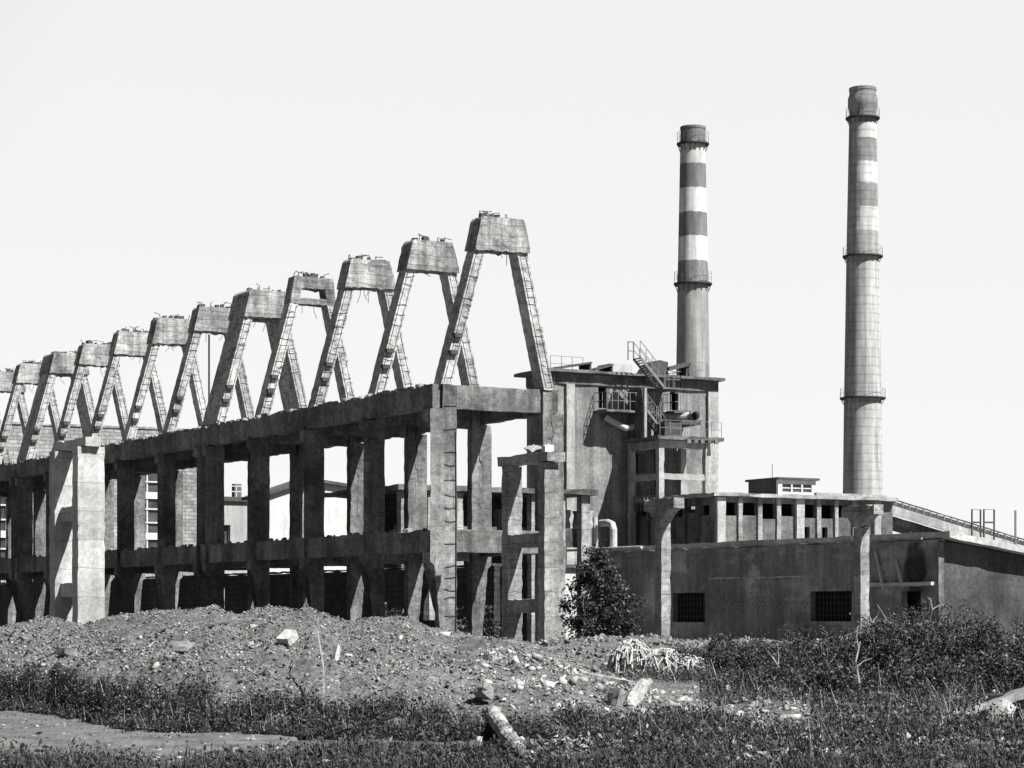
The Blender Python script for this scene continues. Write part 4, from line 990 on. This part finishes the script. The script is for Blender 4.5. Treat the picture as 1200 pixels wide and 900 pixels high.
# shrubs on the rough ground below the workshop
G = 'shrubs on the rough ground below the workshop'
rows = [(830, 66, 2.6, 1.7, 'low dark shrub beside the tangle of bent bars'), (876, 63, 2.8, 1.9, 'rounded dark shrub between the bar tangle and the bracket column'),
        (925, 66, 3.0, 2.0, 'dense shrub below the perforated wall vents'), (965, 58, 2.8, 2.0, 'dense shrub with dry branches under the barred window'),
        (1015, 64, 2.6, 1.9, 'shrub wrapped around the foot of the bracket column'), (1050, 58, 2.8, 2.1, 'dark shrub below the workshop doorway'),
        (1095, 64, 2.8, 2.4, 'upright shrub before the workshop corner'), (1128, 59, 2.8, 2.7, 'tallest shrub with raised sprays before the dim gable wall'),
        (1180, 63, 2.6, 2.1, 'shrub at the picture edge before the gable wall'), (1215, 57, 2.6, 2.2, 'shrub cut by the picture edge above the fallen beam'),
        (905, 52, 2.6, 1.2, 'low sprawling shrub above the pale rutted bank'), (985, 50, 3.0, 1.3, 'low shadowed shrub over the rutted bank'), (1075, 50, 3.0, 1.5, 'low shadowed shrub uphill of the fallen beam'), (1150, 51, 2.4, 1.4, 'leafy low shrub beside the fallen beam')]
for px, D, w, h, lab in rows: bush('shrub', lab, 'shrub', px, D, w * 1.05, h * (0.68 if px < 1010 else 0.84) * random.uniform(0.72, 1.2), 8000, 0.042, 'leafs', G, stems=34, clump=0.14, low=0.3)
# growth behind the ground storey
for px, yv, h, lab in ((350, 40, 3.2, 'shrub in the dark behind the ground storey, furthest along the ruin'), (452, 20, 3.0, 'leafy shrub behind the second bay of the ruin'), (545, 12, 3.0, 'leafy shrub glimpsed through the end bay of the ruin')):
    c = at(px, 717, y=yv); c.z = -0.3
    bush('shrub', lab, 'shrub', px, 0, 3.2, h, 2600, 0.11, 'leaf', 'shrubs growing behind the ruin', base=c, stems=14)
# dry bare branches
def dead_branch(label, pxpts, D, r=0.03):
    pts = [at(x, y, D=D + random.uniform(-0.3, 0.3)) for x, y in pxpts]
    b = B(); b.tube(pts, r, 5, r * 0.4)
    for i in range(1, len(pts)):
        for _ in range(2):
            q = pts[i - 1].lerp(pts[i], random.random()); e = q + Vector((random.gauss(0, .25), random.gauss(0, .25), random.uniform(0.05, 0.5))); b.tube([q, q.lerp(e, 0.5) + Vector((random.gauss(0, .05), 0, 0.03)), e], r * 0.5, 4, r * 0.2)
    tag(b.obj('dry_branch', 'twig', origin=pts[0]), label, 'branch', 'dry branches over the shrubs')
dead_branch('arching dry branch over the shrubs by the bracket column', [(975, 770), (985, 748), (1008, 738), (1026, 727), (1048, 731), (1066, 745)], 60)
dead_branch('forked dry branch standing before the workshop doorway', [(1075, 755), (1088, 735), (1092, 712), (1090, 697)], 61)
dead_branch('pale bare stem rising through the low shrubs', [(1005, 830), (1007, 800), (1003, 775), (1008, 752)], 48)
dead_branch('dry branch lying across the shrubs below the vents', [(905, 770), (918, 790), (935, 797), (965, 785), (980, 778)], 56)

# weeds on the eroded bank and grass in front: beyond counting
def weeds(name, n, pick, hmin, hmax, mat, width=0.02, lean=0.5):
    V = np.zeros((n, 4, 3)); 
    for i in range(n):
        p, D = pick(); c = np.array(gp(p, D)); h = random.uniform(hmin, hmax); a = random.uniform(0, 2 * PI); ln = random.uniform(0.1, lean) * h
        s = np.array([math.cos(a + 1.3), math.sin(a + 1.3), 0]) * width * random.uniform(0.6, 1.5); d = np.array([math.cos(a) * ln, math.sin(a) * ln, 0])
        V[i, 0] = c - s; V[i, 1] = c + s; V[i, 2] = c + d * 1.4 + s * 0.25 + (0, 0, h); V[i, 3] = c + d * 1.4 - s * 0.25 + (0, 0, h)
    return tag(np_obj(name, V.reshape(-1, 3), np.arange(4 * n).reshape(n, 4), mat), kind='stuff')
def leafy(name, n, pick, h, size, mat):
    P = []
    for i in range(n):
        p, D = pick(); c = gp(p, D); P.append((c.x, c.y, c.z + abs(random.gauss(0, h))))
    V, Fc = leaf_cards(np.array(P), size); return tag(np_obj(name, V, Fc, mat), kind='stuff')
def clumpy(p, D, s, thr):
    c = cam_loc((p - CX) / F * D, D); return noise.noise(Vector((c.x * s, c.y * s, 3.3))) > thr
BANK_TOP = [(-60, 784), (0, 788), (60, 812), (130, 806), (220, 818), (300, 822), (420, 828), (500, 846), (620, 852), (700, 850), (800, 854), (900, 856)]
def pick_bank():
    while True:
        p = rng.uniform(-40, 880); Df = lerp_tab(FOOT, p); D = Df + abs(rng.normal(0, 2.4)) - 0.5
        if D > Df + 7: continue
        y = HY - (ground_z(p, D, False) - 2) / D * F; c = cam_loc((p - CX) / F * D, D)
        if y > float(lerp_tab(BANK_TOP, p)) + 26 * noise.fractal(Vector((c.x * 0.6, c.y * 0.6, 5)), 1.0, 2.0, 3) + rng.normal(0, 5) and noise.noise(Vector((c.x * 1.3, c.y * 1.3, 1))) > -0.28: return p, D
def pick_front():
    while True:
        p = rng.uniform(-40, 1240); D = rng.uniform(27.5, 38.5)
        lim = 30.8 if p < 330 else 32.9 + 1.4 * noise.noise(Vector((p * 0.02, 2, 8)))
        if D < lim + rng.normal(0, 0.8) and clumpy(p, D, 0.8, -0.12): return p, D
def pick_right():
    while True:
        p = rng.uniform(700, 1260); D = rng.uniform(33.8, 62)
        if 1125 < p and 39.5 < D < 44.5 and rng.random() < 0.85: continue
        if clumpy(p, D, 0.5, -0.2) and not (830 < p < 940 and 38.5 < D < 43) and not (p < 820 and 37.5 < D < 57) and not (p < 950 and 38 < D < 47 and rng.random() < 0.9): return p, D
leafy('bank_weeds', 52000, pick_bank, 0.11, 0.030, 'leafs')
weeds('bank_grass', 7000, pick_bank, 0.05, 0.28, 'weed', 0.006)
leafy('verge_weeds', 45000, pick_front, 0.09, 0.024, 'weed')
def verge_clumps():
    P = []
    for i in range(95):
        p, D = rng.uniform(-30, 1230), rng.uniform(28, 34.5)
        if p < 340 and D > 31.5: continue
        c = gp(p, D); r_ = random.uniform(0.06, 0.22)
        for _ in range(int(500 * r_)): P.append((c.x + random.gauss(0, r_), c.y + random.gauss(0, r_), c.z + abs(random.gauss(0, r_ * 0.8))))
    V, Fc = leaf_cards(np.array(P), 0.045); tag(np_obj('verge_weeds', V, Fc, 'leafb'), kind='stuff')
verge_clumps()
weeds('verge_grass', 14000, pick_front, 0.05, 0.25, 'weed', 0.008, 0.8)
leafy('scrub_weeds', 46000, pick_right, 0.17, 0.034, 'leafs')
leafy('mud_weeds', 1800, lambda: next(q for q in iter(pick_mud, None) if clumpy(q[0], q[1], 0.7, 0.22)), 0.04, 0.022, 'weed')
weeds('scrub_grass', 9000, pick_right, 0.06, 0.4, 'weed', 0.007)
clods('scrub_rubble', 3200, lambda: (rng.uniform(560, 1260), rng.uniform(31, 52)), 0.015, 0.12, 'clodl', 4.0)
weeds('dry_stalks', 900, pick_right, 0.15, 0.7, 'straw', 0.007, 0.7)
weeds('dry_stalks', 500, pick_bank, 0.12, 0.45, 'straw', 0.006, 0.7)

# ------------------------------------------------------------------ loose things lying about
def lying(name, label, cat, px, D, size, yaw, tilt, mat, dz=0.0, group=None, rough=(0.12, 0.02, 0.05)):
    c = gp(px, D, dz); R = Matrix.Rotation(yaw, 3, 'Z') @ Matrix.Rotation(tilt, 3, 'Y')
    b = B().obox(c, R @ Vector((size[0] / 2, 0, 0)), R @ Vector((0, size[1] / 2, 0)), R @ Vector((0, 0, size[2] / 2)))
    b.rough(*rough); return tag(b.obj(name, mat, origin=c), label, cat, group)
lying('concrete_block', 'small white block with a dark face low on the earth mound', 'block', 214, 43.5, (0.35, 0.3, 0.22), 0.9, 0.2, 'scrap', 0.12)
lying('concrete_block', 'larger tilted white block on the earth mound, in the middle of the slope', 'block', 337, 43.5, (0.36, 0.26, 0.18), 0.6, -0.5, 'scrap', 0.14)
lying('stone_slab', 'upright narrow pale slab stuck in the earth mound by the dry cane', 'slab', 394, 43.0, (0.1, 0.14, 0.42), 0.3, 0.3, 'scrap', 0.2)
lying('stone', 'flat pale stone near the mound foot by the watercourse', 'stone', 80, 47.5, (0.4, 0.3, 0.14), 0.3, 0.2, 'stone', 0.05)
lying('broken_slab', 'dark broken slab fragment high on the mound slope', 'slab', 548, 50, (0.9, 0.4, 0.16), 0.5, -0.35, 'panel', 0.08)
lying('stone', 'light stone lying high on the mound below the ruin end', 'stone', 578, 47.5, (0.34, 0.25, 0.14), 0.4, 0.1, 'stone', 0.05)
lying('concrete_kerb', 'pale straight kerb piece lying at the mound edge', 'kerb', 702, 50, (1.6, 0.22, 0.2), -1.1, 0.15, 'post', 0.1)
lying('broken_slab', 'large pale slab leaning at the low end of the mound', 'slab', 748, 41.5, (0.8, 0.22, 0.14), 0.5, -0.65, 'scrap', 0.3)
lying('concrete_block', 'pale square block half buried at the mound foot under the tangle', 'block', 722, 40.6, (0.2, 0.3, 0.4), 0.2, 0.3, 'stone', 0.1)
# the broken post in front
a0, a1 = at(577, 838, D=37.6), at(632, 912, D=28.8)
b = B().tube([a0.lerp(a1, i / 40) + Vector((0.008 * math.sin(i * 0.35), 0, 0.01 * math.sin(i * 0.23))) for i in range(41)], 0.135, 14, 0.10)
for v in b.bm.verts: v.co += noise.noise_vector(v.co * 9) * (0.09 if (v.co - a0).length < 0.35 else 0.015) + noise.noise_vector(v.co * 5) * 0.02 + noise.noise_vector(v.co * Vector((14, 14, 3))) * 0.012
tag(b.obj('broken_post', 'wood', origin=a1), 'thick bleached broken post slanting across the weeds', 'post')
a = gp(563, 37.8)
lying('stone', 'jagged stone at the upper end of the bleached post', 'stone', 566, 38.4, (0.3, 0.25, 0.22), 0.4, 0.4, 'stone', 0.25)
# fallen beam at the picture edge
a0, a1 = at(1136, 841, D=40.5), at(1216, 803, D=41.0)
d = (a1 - a0); n_ = Vector((SX, CS, 0))
b = B().obox((a0 + a1) / 2, d / 2 * 1.1, n_ * 0.25, Vector((0, 0, 0.10))); b.rough(0.2, 0.03, 0.05, 3.0)
tag(b.obj('fallen_beam', 'pier', origin=a0), 'slanting fallen concrete beam among the shrubs', 'beam')
lying('curved_shell', 'dark rounded shell sheltered under the fallen beam', 'shell', 1184, 41.2, (0.8, 0.4, 0.4), 0.2, 0.1, 'steel', 0.25)
lying('concrete_block', 'bright white block below the fallen beam', 'block', 1176, 40.3, (0.34, 0.3, 0.34), 0.5, 0.5, 'scrap', 0.2)
lying('rubble_lump', 'pale rubble lump beside the bright white block', 'rubble', 1158, 40.0, (0.5, 0.4, 0.25), 0.1, 0.2, 'stone', 0.1)
# tangle of bent bars
c = gp(768, 68.5); t = thing('bar_tangle', 'heap of bent pale bars dumped on the low bank behind the mound', 'scrap heap', c)
b = B(); base_b = B()
for (pc, Dc, R, H) in ((741, 66.6, 0.72, 0.95), (776, 66.2, 0.85, 0.75), (806, 66.0, 0.7, 0.6)):
    cc = gp(pc, Dc, -0.1)
    def dome(u, v): return Vector((cc.x + u * R, cc.y + v * R, cc.z + 0.1 + H * max(0.0, 1 - (u * u + v * v)) ** 0.6))
    for i in range(85):
        r_, a = math.sqrt(random.random()) * 0.95, random.uniform(0, 2 * PI); u, v = r_ * math.cos(a), r_ * math.sin(a); a = random.uniform(0, 2 * PI); pts = []
        for j in range(random.randint(3, 7)):
            pts.append(dome(u, v) + Vector((random.gauss(0, .03), random.gauss(0, .03), random.uniform(0, .08)))); a += random.gauss(0, 1.1); st = random.uniform(0.08, 0.22) / R; u += math.cos(a) * st; v += math.sin(a) * st
            m_ = math.hypot(u, v)
            if m_ > 1: u, v = u / m_, v / m_
        if len(pts) > 2: b.tube(pts, random.uniform(0.013, 0.034), 5)
    n_ = 12; rings = [[base_b.bm.verts.new(dome(k / 6 * math.cos(q * 2 * PI / n_), k / 6 * math.sin(q * 2 * PI / n_)) - Vector((0, 0, 0.06))) for q in range(n_)] for k in range(1, 7)]
    for A_, C_ in zip(rings, rings[1:]):
        for q in range(n_): base_b.bm.faces.new((A_[q], A_[(q + 1) % n_], C_[(q + 1) % n_], C_[q]))
    base_b.bm.faces.new(rings[0])
base_b.obj('earth_core', 'roof', t)
b.obj('bar_mesh', 'bar', t)
# rod on the mound, canes on the bank
def rod(name, label, cat, pts, r, mat):
    tag(B().tube(pts, r, 5, r * 0.7).obj(name, mat, origin=pts[0]), label, cat)
rod('rusty_rod', 'long rusty rod lying down the slope of the earth mound', 'rod', [gp(219, 45.6, 0.06), gp(240, 48, 0.07), gp(262, 51, 0.09), gp(277, 53.5, 0.08)], 0.03, 'rust')
rod('dry_cane', 'thin pale cane leaning on the weedy bank', 'cane', [gp(379, 38.0, 0.0), gp(379, 38.3, 0.55), gp(372, 39.2, 0.75), gp(366, 40.5, 0.6)], 0.016, 'twig')
rod('dry_cane', 'curved dry cane sagging over the weedy bank', 'cane', [at(333, 846, D=38.2), at(345, 862, D=38.0), at(360, 869, D=37.8), at(376, 876, D=37.6)], 0.016, 'twig')
print('objects', len(SC.objects))
